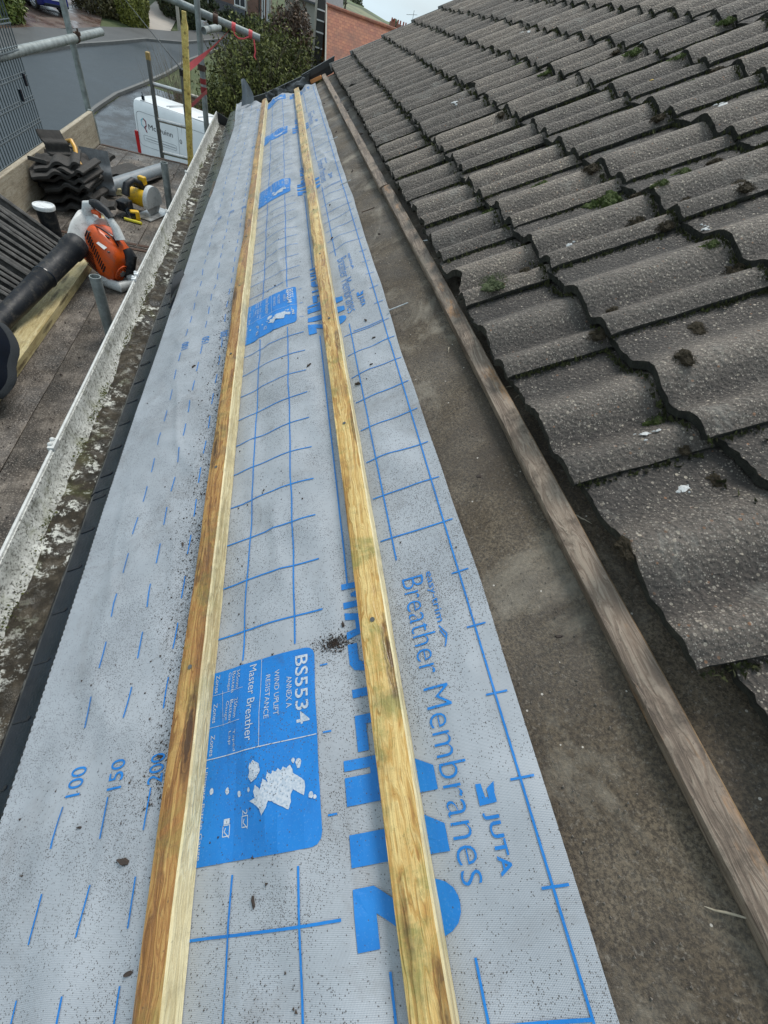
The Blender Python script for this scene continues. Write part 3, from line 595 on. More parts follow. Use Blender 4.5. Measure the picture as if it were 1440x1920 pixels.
for i in range(2600):
    u = rnd.uniform(-.6, 3.); v = rnd.uniform(.02, .3); 
    if .12 < v < .2: continue
    s = rnd.uniform(.0008, .0022); c = P(u, v, .001); a = rnd.uniform(0, 6); e1 = Vector((.858 * math.cos(a), math.sin(a), .513 * math.cos(a))) * s; e2 = Vector((-.858 * math.sin(a), math.cos(a), -.513 * math.sin(a))) * s * .7
    m.add([c + e1, c - e1 * .5 + e2, c - e1 * .5 - e2, c + (P(0, 0, 1) - P(0, 0, 0)) * s], [(0, 1, 3), (1, 2, 3), (2, 0, 3)])
def sliver(u, v, a, L, seed):
    m = M(); d = Vector((math.cos(a), math.sin(a))); pts = [P(u + d.x * L * k + .004 * nz1(k * 3, seed), v + d.y * L * k, .003 + .010 * k * (1 - k) + .006 * k) for k in lin(0, 1, 6)]; m.tube(pts, [.0003, .001, .0012, .0011, .0008, .0005, .0002], 5); return obj('wood_splinter', m, 'toe_timber', None)
for i, (u, v, a, L) in enumerate([(.66, .19, 2.2, .05), (.62, .195, 1.5, .045), (.86, .12, 3.4, .03), (.33, .185, 2.6, .035), (.02, .15, 1.2, .04), (1.3, .17, 2.0, .03), (-.12, .12, 1.9, .045)]): tag(sliver(u, v, a, L, i), 'pale wood splinter lying against the old batten', 'debris', 'wood splinters by the old batten')
for i, (u, v, s) in enumerate([(1.62, .06, .008), (.45, .07, .006), (2.4, .05, .009), (.15, .09, .007), (3.2, .04, .01), (4.1, .03, .012), (2.9, .16, .012), (3.6, .15, .014), (.8, .24, .008), (1.1, .21, .007)]): tag(chip(u, v, s, 70 + i, 'chip_dark'), 'dark crumb of mortar lying on the brown felt', 'debris', 'crumbs on the felt')
simple('grit_pale', (.16, .14, .12), .9, 0, .6, 300)
stuff(obj('felt_grit', m, 'grit_pale'), 'pale tile grit lying on the brown felt by the old batten', 'grit')

# ------------------------------------------------------------------ roof tiles
TW = .2535; TL = .36; U1 = .92; KN_ = 1.118
def UC(c): return U1 + TW * (c - 3) * (1 if c >= 3 else KN_)      # the nearer columns are laid a little wider apart
def col(u): return (3 + math.floor((u - U1) / TW), (u - U1) % TW) if u >= U1 else (3 + math.floor((u - U1) / (TW * KN_)), ((u - U1) % (TW * KN_)) / KN_)
def bumpf(s, c, h): 
    x = (s - c) / h; return math.cos(x * math.pi / 2) ** 2 if abs(x) < 1 else 0.
def prof(s):
    z = .022 * bumpf(s, .031, .043) + .028 * bumpf(s, .133, .062) ** .8
    if s < .03: z = max(z, .0065 + s * .2)
    if s > .235: z -= .004 * (s - .235) / .04
    return z
def make_tile(seed, broken=0):
    rnd = random.Random(seed); m = M(); ss = lin(0, TW + .022, 38); ts = [0, .004, .012] + lin(.03, TL, 12); ns, ntt = len(ss), len(ts)
    tail = [.005 * nz1(s * 26, seed * 3.1) + .0042 * nz1(s * 95, seed * 5.3) + .003 * max(0, nz1(s * 38, seed * 9.7) - .25) * 6 * .5 for s in ss]
    if broken == 1: tail = [t + (.026 * max(0, 1 - abs(s - .12) / .05) + .012 * nz1(s * 120, 3) * (1 if .06 < s < .18 else 0)) for s, t in zip(ss, tail)]
    if broken == 2: tail = [t + .085 * max(0, 1 - s / .09) + .01 * nz1(s * 99, 5) for s, t in zip(ss, tail)]
    top, bot = [], []
    for i, s in enumerate(ss):
        for t in ts:
            q = t + tail[i] * (1 - t / TL); j = .0012 * nz1(s * 40, q * 40, seed) + .0018 * nz1(s * 13, q * 13, seed + 4.); lap = .0025 * nz1(q * 30, seed * 2., 1.) if i == 0 else 0
            z = prof(s) + j - (.0022 * max(0, 1 - t / .012))
            top.append((q, s + lap + (.0), z)); bot.append((q, s + lap, prof(s) * .92 - .017 if i else -.0005))
    n = ntt; vs = top + bot; o = len(top)
    def F(a, mi): m.f.append(a); m.mi.append(mi)
    m.v = vs
    for i in range(ns - 1):
        for k in range(n - 1):
            a = i * n + k; F((a, a + n, a + n + 1, a + 1), 0); F((o + a, o + a + 1, o + a + n + 1, o + a + n), 1)
        a = i * n; F((a, o + a, o + a + n, a + n), 1); a = i * n + n - 1; F((a, a + n, o + a + n, o + a), 1)
    for k in range(n - 1):
        F((k, k + 1, o + k + 1, o + k), 1); a = (ns - 1) * n + k; F((a, o + a, o + a + 1, a + 1), 1)
    return m
TM = []
for i in range(9): TM.append(obj('roof_tile', make_tile(i + 1), ['concrete_tile', 'dark_edge'], None, True, True, sharp=50))
BRK = [obj('roof_tile', make_tile(31, 1), ['concrete_tile', 'dark_edge'], None, True, True, sharp=50), obj('roof_tile', make_tile(37, 2), ['concrete_tile', 'dark_edge'], None, True, True, sharp=50)]
TAILS = [.188, .385, .672, .94, 1.175, 1.42, 1.665, 1.91]; WT = [.044] + [.056] * 7; SL = .06
ORD = ['lowest', 'second lowest', 'third lowest', 'fourth', 'fifth', 'sixth', 'seventh', 'eighth']
used = set()
def tile_w(u, v):                                          # height of the tiled surface above the felt
    r = max([i for i, t in enumerate(TAILS) if t <= v + .002] or [0]); s = col(u)[1]
    return WT[r] - SL * (v - TAILS[r]) + prof(s)
for r, tv0 in enumerate(TAILS):
    for c in range(-6, 20):
        u = UC(c); tv = tv0
        if u < .08 + 1.2 * (tv - .28) - 1.35 or (r == 7 and u < 1.2): continue
        rnd = random.Random(r * 100 + c); src = TM[rnd.randrange(9)]; brk = None
        if (r, c) == (0, 3): src = BRK[0]; brk = 'tile with a bite broken from its tail in the lowest course'
        if (r, c) == (0, 15): src = BRK[1]; brk = 'short broken tile at the far end of the lowest course'
        if (r, c) == (2, 9): src = BRK[0]; brk = 'chipped tile in the third lowest course beyond the middle'
        if src.name in used: o = src.copy(); COL.objects.link(o)
        else: o = src; used.add(src.name)
        tv += {(0, -1): .056, (0, 0): .022, (0, 1): .004, (1, 0): .016, (1, -1): .04, (0, -2): .06}.get((r, c), 0); o.location = P(u + rnd.uniform(-.002, .002), tv + rnd.uniform(-.005, .006), WT[r] + rnd.uniform(-.0015, .002)) + Vector((0, 0, ZC))
        o.rotation_euler = (R(rnd.uniform(-.35, .35)), ROOFROT[1] + SL + R(rnd.uniform(-.35, .35)), R(rnd.uniform(-.5, .5)))
        o.scale = (1, KN_ if c < 3 else 1, 1); tag(o, brk or 'grey double-roll concrete roof tile in the %s course of the tiled slope' % ORD[r], 'roof tile', 'roof tiles still laid in courses')
for t in TM + BRK:
    if t.name not in used: bpy.data.objects.remove(t)

# moss, droppings and lichen on the tiles
def clump(seed, mats, r=.5, flat=.4):
    m = M(); rnd = random.Random(seed)
    for i in range(9):
        c = (rnd.gauss(0, .3), rnd.gauss(0, .3), .0); m.ball(c, (rnd.uniform(.2, .45), rnd.uniform(.2, .45), rnd.uniform(.4, .75) * flat), 16, 10, 0, .8)
    for i in range(900):
        a, q = rnd.uniform(0, 6.28), rnd.uniform(0, .9) ** .6; p = Vector((q * math.cos(a), q * math.sin(a), .28 * flat * (1 - q * q) + .02)) * (1 + .25 * nz1(math.cos(a) * 2, math.sin(a) * 2, seed)); d = Vector((rnd.gauss(0, .06), rnd.gauss(0, .06), rnd.uniform(.08, .3) * flat + .03)); e = Vector((rnd.uniform(-.03, .03), rnd.uniform(-.03, .03), 0))
        m.add([p - e, p + e, p + d], [(0, 1, 2)])
    return m
MOSS = [('bright green', 'green_moss'), ('dark brown', 'brown_moss'), ('pale grey-green', 'grey_moss')]
proto = [obj('moss_clump', clump(40 + i, mm), mm, None, True, True) for i, (nm, mm) in enumerate(MOSS)]; pu = set()
MS = [(.955, .262, 2, .022), (1.14, .612, 0, .036), (.59, .51, 1, .011), (1.0, .615, 1, .022), (.93, .64, 1, .02), (.96, .34, 1, .011), (1.13, .79, 0, .014), (1.08, .83, 1, .018), (.94, .80, 1, .018), (1.0, .72, 1, .011), (1.38, .54, 0, .016), (2.05, 1.13, 0, .024), (1.86, 1.0, 0, .022), (1.58, 1.14, 1, .02), (1.6, 1.08, 0, .016), (3.62, .275, 0, .02), (2.38, .30, 2, .016), (2.15, .74, 0, .016), (.5, .43, 1, .014), (.30, .37, 1, .009), (.36, .36, 1, .008), (.22, .20, 1, .012), (1.81, 1.15, 0, .018), (1.92, .48, 1, .016), (1.24, .59, 0, .011), (1.63, .53, 1, .014), (2.3, .91, 0, .018), (2.9, 1.14, 2, .026), (2.75, 1.12, 2, .024), (1.08, .66, 1, .018), (.69, .41, 1, .011), (1.33, .37, 0, .015), (1.75, .37, 1, .016), (1.05, .69, 0, .012), (1.30, .645, 1, .018), (1.62, .655, 0, .014), (2.05, .64, 1, .016), (1.45, .9, 1, .018), (1.75, .915, 0, .016), (2.2, 1.14, 1, .02), (.72, .655, 1, .022), (.78, .64, 0, .014), (2.6, .9, 0, .018), (3.1, .65, 1, .02), (1.96, 1.395, 0, .022), (2.4, 1.4, 1, .024), (.66, .37, 1, .014), (.43, .36, 0, .011)]
for i, (u, v, k, s) in enumerate(MS):
    p = proto[k]
    if k in pu: p = p.copy(); COL.objects.link(p)
    pu.add(k); rnd = random.Random(i); s *= 1.35; p.location = P(u, v, tile_w(u, v) + .0) + Vector((0, 0, ZC)); p.rotation_euler = (0, ROOFROT[1], 0); p.scale = (s * rnd.uniform(.8, 1.25), s * rnd.uniform(.8, 1.5), s * rnd.uniform(.7, .95))
    lab = {0: 'bright green moss clump growing in a joint between grey roof tiles', 1: 'dark brown moss clump caught on the grey roof tiles', 2: 'rounded pale grey-green moss cushion on the grey roof tiles'}[k]
    if i == 1: lab = 'largest bright green moss clump, below a tail in the third course'
    tag(p, lab, 'moss', 'moss on the roof tiles')
# creeping moss in the joints: tails and side laps
m = M(); rnd = random.Random(61)
for i in range(26000):
    r = rnd.randrange(1, 6); u = rnd.uniform(.1, 3.6) if rnd.random() < .8 else rnd.uniform(3.6, 5.1); c = col(u)[0]
    if rnd.random() < .55: uu, vv = u, TAILS[r] - abs(rnd.gauss(0, .006)) - .004; key = nz1(u * 6, r * 7.3, 1) + .4 * nz1(u * 31, r * 3.)
    else: uu, vv = UC(c) - abs(rnd.gauss(0, .005)) - .002, TAILS[r - 1] + rnd.random() * (TAILS[r] - TAILS[r - 1]); key = nz1(vv * 9, c * 5.1, r * 3.) + .4 * nz1(vv * 33, c * 2.)
    if vv < .2 or key < -.08 and rnd.random() < .86: continue
    p = P(uu, vv, tile_w(uu, vv) + .001); a = rnd.uniform(0, 6.28); L = rnd.uniform(.003, .0105); e = Vector((math.cos(a), math.sin(a), 0)) * L * .45; d = Vector((-SN + rnd.gauss(0, .35), rnd.gauss(0, .4), CS)) * L
    m.add([p - e, p + e, p + d], [(0, 1, 2)])
moss('joint_moss', (.018, .017, .007), (.05, .055, .014), (.12, .14, .03))
stuff(obj('joint_moss', m, 'joint_moss'), 'thin moss creeping along the tails and side laps of the tiles', 'moss')
simple('dropping_white', (.5, .5, .49), .85, 0, .55, 90); simple('lichen_yellow', (.5, .33, .07), .9, 0, .3, 80)
def splat(u, v, r, seed, name, mt, label, cat, grp):
    m = M(); rnd = random.Random(seed)
    for q_ in range(7):
        du, dv = (0, 0) if q_ == 0 else (rnd.gauss(0, r * .7), rnd.gauss(0, r * .8)); rr_ = r * (.55 if q_ == 0 else rnd.uniform(.1, .3)); n = 14; rings = []
        for k in (0.02, .5, 1):
            ring = []
            for j in range(n):
                t = 2 * math.pi * j / n; q = rr_ * k * (1 + .8 * nz1(math.cos(t) * 1.6 + seed, math.sin(t) * 1.6, q_)); uu, vv = u + du + q * math.sin(t) * .8, v + dv + q * math.cos(t) * 1.2
                ring.append(P(uu, vv, tile_w(uu, vv) + (.0022 if k < .9 else .0008)))
            rings.append(ring)
        m.loft(rings, 0, False)
    return tag(obj(name, m, mt, None, True), label, cat, grp)
for i, (u, v, r) in enumerate([(.40, .325, .011), (1.08, .31, .017), (3.03, 1.1, .03), (2.6, 1.2, .03), (2.09, 1.18, .022), (1.4, 1.05, .018), (1.62, .75, .011), (1.5, .265, .012), (2.47, .57, .02), (.3, .33, .012), (1.0, .46, .009), (.86, .68, .01), (.98, .615, .016), (3.4, .8, .02), (2.4, .6, .016)]):
    splat(u, v, r, i, 'bird_dropping', 'dropping_white', 'white bird dropping dried on a grey roof tile', 'bird dropping', 'bird droppings on the tiles')
splat(1.73, 1.02, .024, 50, 'lichen_patch', 'lichen_yellow', 'larger orange-yellow lichen patch high on the grey tiles', 'lichen', None)
splat(2.17, .81, .012, 51, 'lichen_patch', 'lichen_yellow', 'small yellow lichen spot on the middle of the tiled slope', 'lichen', None)
# ------------------------------------------------------------------ eaves tray and gutter
def tray(u0, u1, label, lift=0.):
    t = thing('eaves_tray', label, 'eaves tray', P(u0, -.84), group='black eaves tray lengths'); sec = []
    for u in lin(u0, u1, 12):
        j = .0015 * nz1(u * 4, 2.); sec.append([P(u, a, b + (lift * .6 if a < -.83 else 0) + j * (a < -.83)) for a, b in ((-.74, .0004), (-.80, .0008), (-.885, .001), (-.905, -.006), (-.915, -.018), (-.917, -.034), (-.913, -.034), (-.911, -.019), (-.902, -.009), (-.883, -.0025), (-.80, -.002), (-.74, -.002))])
    m = M(); m.loft(sec); obj('tray_body', m, 'black_plastic', t, True)
    n = int((u1 - u0) / .108)
    for i in range(n):
        u = u0 + .054 + i * .108
        if u > 3.4 and i % 2: continue
        m = M(); m.prism([P(u - .001, -.848, lift * .6 + .0009), P(u + .001, -.848, lift * .6 + .0009), P(u + .001, -.884, lift * .6 + .0008), P(u - .001, -.884, lift * .6 + .0008)], P(0, 0, .0012) - P(0, 0, 0))
        m.tube([P(u + .004, -.848, lift * .6 + .0006), P(u + .004, -.848, lift * .6 + .0022)], .0034, 12); obj('slot', m, 'black_groove', t)
    m = M()                                             # comb of little teeth under the membrane edge
    for i in range(int((u1 - u0) / .012)):
        u = u0 + .006 + i * .012; m.box(P(u, mem_low(u) - .0008, .003), (.005, .0045, .004), Matrix.Rotation(ROOFROT[1], 3, 'Y'))
    obj('comb', m, 'black_groove', t)
tray(-.9, .83, 'nearest length of black plastic eaves tray')
tray(.80, 2.25, 'second length of black eaves tray, past the nearest joint', .0025)
tray(2.22, 3.7, 'third length of black eaves tray, beside the orange blower', 0)
tray(3.67, 5.9, 'furthest length of black eaves tray, curving to the roof end', .0025)
m = M(); m.grid(lambda s, q: P(1.80 + .26 * s + .012 * q, -.852 + (.030 * q) * (1 - s) + .045 * s, .006 + .035 * q * math.sin(.4 + s * 2.3)), lin(0, 1, 14), lin(0, 1, 5)); tag(obj('sheet_flap', m, 'dark_sheet', None, True), 'dark plastic flap curling up over the black eaves tray', 'plastic flap')
gut = thing('gutter', 'old lichen-stained pale eaves gutter half full of dirt and water', 'gutter', (-.53, 2., -1.05))
gz = lambda u: -.985 - .003 * u
m = M(); sec = []
for u in lin(-1., 5.95, 160):
    z = gz(u); a = .0015 * nz1(u * 2, 1.); x = -.602 + .006 * (u / 6)
    sec.append([(x + a, u, z), (x + .003 + a, u, z - .002), (x + .005 + a + .001 * nz1(u * 30, 0), u, z - .035), (x + .010 + a, u, z - .072), (x + .03, u, z - .098), (-.50, u, z - .112), (-.43, u, z - .105), (-.392, u, z - .06), (-.387, u, z - .06), (-.425, u, z - .112), (-.5, u, z - .119), (x + .022, u, z - .106), (x - .004 + a, u, z - .075), (x - .006 + a, u, z - .002)])
m.loft(sec); obj('trough', m, 'lichened_gutter', gut, True)
m = M(); m.tube([(-.605 + .006 * u / 6 + .0015 * nz1(u * 2, 1.), u, gz(u) + .002) for u in lin(-1., 5.95, 60)], .0042, 8); obj('front_lip', m, 'gutter_lip', gut, True)
m = M(); m.grid(lambda u, q: (-.588 + .19 * q - .006 * max(0, nz1(u * 26, 7.)) * (1 - q) * 2, u, gz(u) - .084 + .012 * nz1(u * 7, q * 3) + .006 * nz1(u * 40, q * 9, 2) - .004), lin(-1., 5.94, 420), lin(0, 1, 18)); obj('sludge', m, 'gutter_sludge', gut, True)
m = M()                                                 # moss crust creeping up the front wall
rnd = random.Random(5)
for i in range(5200):
    u = rnd.uniform(-.4, 5.); k = nz1(u * 5, 20.) + .5 * nz1(u * 17, 3.)
    if k < .0 and rnd.random() < .85: continue
    c = Vector((-.590 + abs(rnd.gauss(0, .010)), u, gz(u) - .080 + rnd.gauss(0, .006))); a = Vector((rnd.gauss(0, 1), rnd.gauss(0, 1), rnd.gauss(0, 1))).normalized(); b = a.orthogonal().normalized(); r = rnd.uniform(.0012, .0042); m.add([c + a * r, c + b * r, c - a * r, c - b * r * .6], [(0, 1, 2), (0, 2, 3)])
obj('moss_crust', m, 'gutter_moss', gut, True)
for u in (.98, 1.0, 2.07, 2.12, 2.95, 3.75):
    m = M(); x = -.606 + .006 * u / 6; m.box((x, u, gz(u) + .004), (.016, .022, .013)); m.ball((x - .004, u + .004, gz(u) + .010), .0075, 8, 6); obj('bracket', m, 'white_plastic' if u > 2. and u < 2.2 else 'gutter_lip', gut, False, bevel=0)
m = M(); m.prism([(-.6, 5.952, -1.0), (-.4, 5.952, -1.06), (-.43, 5.952, -1.11), (-.5, 5.952, -1.125), (-.58, 5.952, -1.11)], (0, .006, 0)); obj('stop_end', m, 'black_trim', gut)

# black verge trims and scraps at the unfinished end
def trim(a, b, label, wid=.03, hh=.045, n=8):
    m = M(); sec = []
    for k in lin(0, 1, n):
        p = a.lerp(b, k); sec.append([p + Vector((0, -wid / 2, 0)), p + Vector((0, -wid / 2, hh)), p + Vector((0, wid / 2, hh)), p + Vector((0, wid / 2, -.06)), p + Vector((0, wid / 2 - .006, -.06)), p + Vector((0, wid / 2 - .006, 0))])
    m.loft(sec); tag(obj('verge_trim', m, 'black_trim'), label, 'verge trim')
trim(P(5.98, -.78, .0), P(5.53, -.47, .01), 'lower black verge trim between the gutter end and the left batten')
trim(P(5.5, -.46, .015), P(5.26, -.03, .03), 'middle black verge trim behind the gathered end of the membrane')
trim(P(5.3, -.1, .035), P(5.28, .22, .05), 'upper black verge trim running into the lowest tile')
m = M(); vs_ = [(r_, t_) for r_ in range(7) for t_ in (0, 1)]
trim2 = [(i, t) for i, t in enumerate(TAILS)]
for i, tv in trim2[:-1]:
    mm = M(); L = TAILS[i + 1] - tv; y = 5.222; mm.prism([P(y, tv - .01, .02), P(y, tv - .01, WT[i] + .022), P(y, tv + L, WT[i] + .022 - SL * L), P(y, tv + L, .0)], (0, .014, 0)); tag(obj('verge_unit', mm, 'grey_plastic', None), 'grey verge strip closing the far end of the %s tile course' % ORD[i], 'verge strip', 'verge strips at the far end')
m = M(); m.grid(lambda a, b: (-.335 + .115 * b * (1 - .45 * a * a) + .01 * math.sin(a * 3), 5.62 + .03 * math.sin(b * 4) + .03 * a, -.86 + .18 * a * (1 - .35 * b * b) + .05 * b), lin(0, 1, 12), lin(0, 1, 10)); tag(obj('sheet_scrap', m, 'grey_pipe', None, True), 'grey sheet scrap standing up at the roof corner beyond the gutter', 'sheet scrap')
m = M(); m.grid(lambda a, b: P(5.45 - .36 * a + .05 * nz1(a * 5, b * 1.5) + .07 * b, -.46 + .43 * a, .012 + .045 * b + .03 * nz1(a * 6, b * 2, 4) + .012 * nz1(a * 15, b * 4, 8)), lin(0, 1, 60), lin(0, 1, 14)); tag(obj('membrane_fold', m, 'dark_sheet', None, True), 'dark creased sheet gathered along the far roof edge', 'sheet fold')

# ------------------------------------------------------------------ scaffold deck
Z0 = -1.35
def board(x0, x1, y0, y1, label, z=Z0, seed=0):
    t = thing('scaffold_board', label, 'scaffold board', ((x0 + x1) / 2, (y0 + y1) / 2, z), group='scaffold deck boards'); m = M(); sec = []
    for y in lin(y0, y1, 24):
        b = .002 * nz1(y * .8, seed * 3.); sec.append([(x0 + .002 * nz1(y * 3, seed), y, z - .038 + b), (x0 + .002 * nz1(y * 3, seed), y, z - .003 + b), (x0 + .004, y, z + b), ((x0 + x1) / 2, y, z - .0015 + b), (x1 - .004, y, z + b), (x1 + .002 * nz1(y * 3, seed + 5), y, z - .003 + b), (x1, y, z - .038 + b)])
    m.loft(sec); obj('plank', m, 'scaffold_board', t, True)
    for y in (y0 + .03, y1 - .03):
        m = M(); m.box(((x0 + x1) / 2, y, z + .0025), (x1 - x0 - .004, .03, .0018)); obj('end_band', m, 'rusty_steel', t)
NEAR = ['nearest-to-gutter', 'second from the gutter', 'third from the gutter', 'fourth from the gutter', 'outermost']
for i in range(5):
    x1 = -.728 - .2255 * i
    board(x1 - .2235, x1, -.9, 3.28, 'near dirty scaffold board, %s of the near set' % NEAR[i], Z0 + .001 * (i % 2), i)
    x1 = -.678 - .2245 * i
    board(x1 - .2225, x1, 3.29, 5.37, 'far dirty scaffold board, %s of the far set' % NEAR[i], Z0 + .001 * (i % 2), i + 9)
def tubeobj(name, label, a, b, r=.0242, matn='galvanised_steel', cat='scaffold tube', extra=None):
    m = M(); m.pipe(a, b, r); o = obj(name, m, matn, None, True); return tag(o, label, cat, None)
for i, y in enumerate((2.1, 3.4, 5.2)): TT = tubeobj('scaffold_tube', 'galvanised transom tube carrying the scaffold boards from below', (-1.95, y, Z0 - .065), (-.6, y, Z0 - .065)); TT['group'] = 'transoms under the deck'
tubeobj('standard_stub', 'upright grey scaffold tube stub in front of the orange blower', (-.797, 2.17, -1.05), (-.812, 2.17, -1.6))
tubeobj('standard_stub', 'upright grey scaffold tube stub beside the yellow circular saw', (-.789, 4.01, -1.03), (-.80, 4.01, -1.6))
tubeobj('plastic_pipe', 'thick grey pipe lying across the far scaffold boards', (-1.245, 4.13, -1.303), (-.975, 4.86, -1.303), .0465, 'grey_pipe', 'pipe')
p = tubeobj('scaffold_pole', 'tall galvanised standard rising beyond the far toe board', (-1.683, 5.575, .35), (-1.683, 5.575, -6.4))
tubeobj('scaffold_rail', 'horizontal galvanised guard rail lashed to the tall pole', (-1.72, 3.6, -.722), (-1.632, 6.32, -.722), .027)
def wrap(x, y, z, label, axis, r=.034, matn='rusty_steel'):
    t = thing('coupler', label, 'coupler', (x, y, z)); m = M(); ax = Vector(axis); m.tube([Vector((x, y, z)) - ax * .022, Vector((x, y, z)) + ax * .022], r, 16); obj('clamp_band', m, matn, t, True)
    m = M(); o = ax.orthogonal().normalized(); c = Vector((x, y, z)) + o * (r + .008); m.box(c, (.03, .03, .022)); m.tube([c - Vector((0, 0, .03)), c + Vector((0, 0, .03))], .007, 8); obj('bolt', m, matn, t)
wrap(-1.66, 5.60, -.722, 'rusty coupler clamping the guard rail to the tall pole', (0, 1, 0))
t = thing('toe_board', 'pale timber toe board standing along the outer scaffold edge', 'toe board', (-1.60, 3.2, -1.35))
m = M(); m.box((-1.60, 2.9, -1.236), (.034, 4.94, .222)); obj('plank', m, 'toe_timber', t, False, bevel=.004); m = M(); m.box((-1.60, 5.352, -1.234), (.039, .032, .228)); obj('end_band', m, 'galvanised_steel', t)
# welded brick guard
def guard(y0, y1, label, x=-1.68, z0=-1.2, z1=.35):
    t = thing('brick_guard', label, 'mesh panel', (x, (y0 + y1) / 2, z0), group='mesh guards'); m = M()
    n = int((y1 - y0) / .04)
    for i in range(n + 1): 
        y = y0 + (y1 - y0) * i / n; m.tube([(x, y, z0), (x - .0, y, z1)], .0036, 6)
    obj('upright_wires', m, 'mesh_steel', t, True); m = M()
    for i in range(12): z = z0 + .02 + .118 * i; m.tube([(x + .006, y0, z), (x + .006, y1, z)], .0042, 6); m.tube([(x + .006, y0, z + .018), (x + .006, y1, z + .018)], .003, 6)
    obj('cross_wires', m, 'mesh_steel', t, True)
    for y, z in ((y1 - .07, z0 + .36), (y1 - .2, z0 + .30)): m = M(); m.box((x + .012, y, z), (.012, .02, .06)); obj('hook', m, 'black_plastic', t)
guard(3.2, 4.42, 'grey welded mesh guard standing behind the pile of tiles'); guard(1.96, 3.17, 'grey welded mesh guard nearer the frame edge, behind the tile row', -1.69)
# pole with rail, stub, couplers and strap
tubeobj('scaffold_pole', 'weathered upright scaffold pole behind the yellow timber post', (-.735, 6.2, .35), (-.735, 6.2, -6.4), .0265)
tubeobj('scaffold_tube', 'sloping scaffold tube end tied with red strap', (-1.25, 6.26, -.345), (-.178, 6.26, -.425), .0265)
tubeobj('scaffold_tube', 'short open-ended scaffold tube clamped beside the weathered pole', (-.672, 6.0, -.475), (-.60, 6.75, -.475), .026)
wrap(-.70, 6.22, -.452, 'bright coupler joining the short tube to the weathered pole', (0, 0, 1), .036, 'bright_steel'); wrap(-.585, 6.26, -.394, 'rusty coupler on the sloping tube above the short stub', (1, 0, -.07), .034)
wrap(-.742, 6.2, -.745, 'rusty coupler halfway down the weathered pole', (0, 0, 1), .035)
def ribbon(pts, wdt, side, m=None):
    m = m or M(); sec = []
    for i, p in enumerate(pts):
        s = Vector(side[i] if isinstance(side, list) else side).normalized() * wdt[i] / 2; p = Vector(p); n = Vector((0, .0015, 0)); sec.append([p - s - n, p + s - n, p + s + n, p - s + n])
    m.loft(sec); return m
t = thing('tie_strap', 'red lashing strap from the yellow timber post to the sloping tube', 'strap', (-.4, 6.2, -.40))
A0, A1 = Vector((-.775, 5.29, -.69)), Vector((-.425, 6.22, -.40)); pts = [A0.lerp(A1, k) + Vector((0, 0, -.015 * math.sin(k * 3.14))) for k in lin(0, 1, 16)]
m = ribbon(pts, [.035 + .012 * math.sin(i * .5) if i < 12 else .022 for i in range(17)], [Vector((-.2, 0, 1)).lerp(Vector((.6, 0, .5)), i / 16) for i in range(17)]); obj('webbing', m, 'red_strap', t, True)
m = M(); m.tube([(-.44, 6.26, -.4055), (-.405, 6.26, -.408)], .0305, 16); m.tube([(-.285, 6.26, -.417), (-.25, 6.26, -.42)], .0305, 16); obj('tube_wrap', m, 'red_strap', t, True)
m = M(); m.tube([(-.425, 6.228, -.40), (-.415, 6.226, -.45), (-.38, 6.225, -.468), (-.33, 6.226, -.46), (-.28, 6.228, -.435)], .006, 8); obj('slack_loop', m, 'red_strap', t, True)
m = ribbon([(-.235, 6.232, -.44), (-.228, 6.23, -.48), (-.222, 6.228, -.52), (-.232, 6.23, -.555), (-.214, 6.228, -.575)], [.012, .014, .014, .016, .006], (1, 0, .2)); obj('tail_end', m, 'red_strap', t, True)
t = thing('tie_strap', 'dark red strap wound low round the weathered pole and timber post', 'strap', (-.75, 5.8, -.85)); m = ribbon([Vector((-.78, 5.3, -.93)).lerp(Vector((-.70, 6.165, -.9)), k) for k in lin(0, 1, 8)], [.03] * 9, (0, 0, 1)); obj('webbing', m, 'dark_strap', t, True)
m = M(); m.tube([(-.735, 6.2, -.88), (-.735, 6.2, -.93)], .0295, 16); m.tube([(-.735, 6.2, -.82), (-.735, 6.2, -.86)], .0295, 16); obj('pole_wrap', m, 'dark_strap', t, True)
# timber post, ladder, cable
m = M(); sec = []
for k in lin(0, 1, 26):
    z = -1.345 + 1.0 * k; x = -.797 + .072 * k + .003 * nz1(k * 8, 0); q = 1 if k < .95 else .62; a, b = .0235 * q + .002 * nz1(k * 14, 3.), .024 * q; sec.append([(x - a, 5.25 - b, z), (x + a + .003 * nz1(k * 20, 9.), 5.25 - b, z), (x + a, 5.25 + b, z), (x - a, 5.25 + b, z)])
m.loft(sec); t = tag(obj('timber_post', m, 'post_timber', None, True, sharp=30), 'splintered yellow timber post upright at the far scaffold end', 'timber post')
lad = thing('ladder', 'aluminium ladder poking up past the scaffold in front of the white van', 'ladder', (-.95, 5.44, -6.4))
ladx = lambda z, s: (-1.082 if s < 0 else -.822) + (.02 * (z + 1.0) * s * -1 if s < 0 else 0)
for s in (-1, 1):
    m = M(); top = -.70 if s < 0 else -.74; m.box((0, 0, 0), (.026, .055, 5.72)); mm = M(); mm.add([(v[0] + (-1.085 if s < 0 else -.825), v[1] + 5.44 + .10 * (v[2] / 5.72), v[2] + top - 2.86) for v in m.v], m.f); obj('stile', mm, 'dark_steel', lad, False, bevel=.004)
    m = M(); m.box((-1.085 if s < 0 else -.825, 5.492, top + .012), (.031, .06, .05)); obj('end_cap', m, 'old_brass' if s < 0 else 'dark_rubber', lad, False, bevel=.006)
for i in range(22):
    z = -.855 - .238 * i; m = M(); m.tube([(-1.075, 5.485 - .10 * i * .0416, z), (-.835, 5.485 - .10 * i * .0416, z)], .0145, 10); obj('rung', m, 'bright_steel', lad, True)
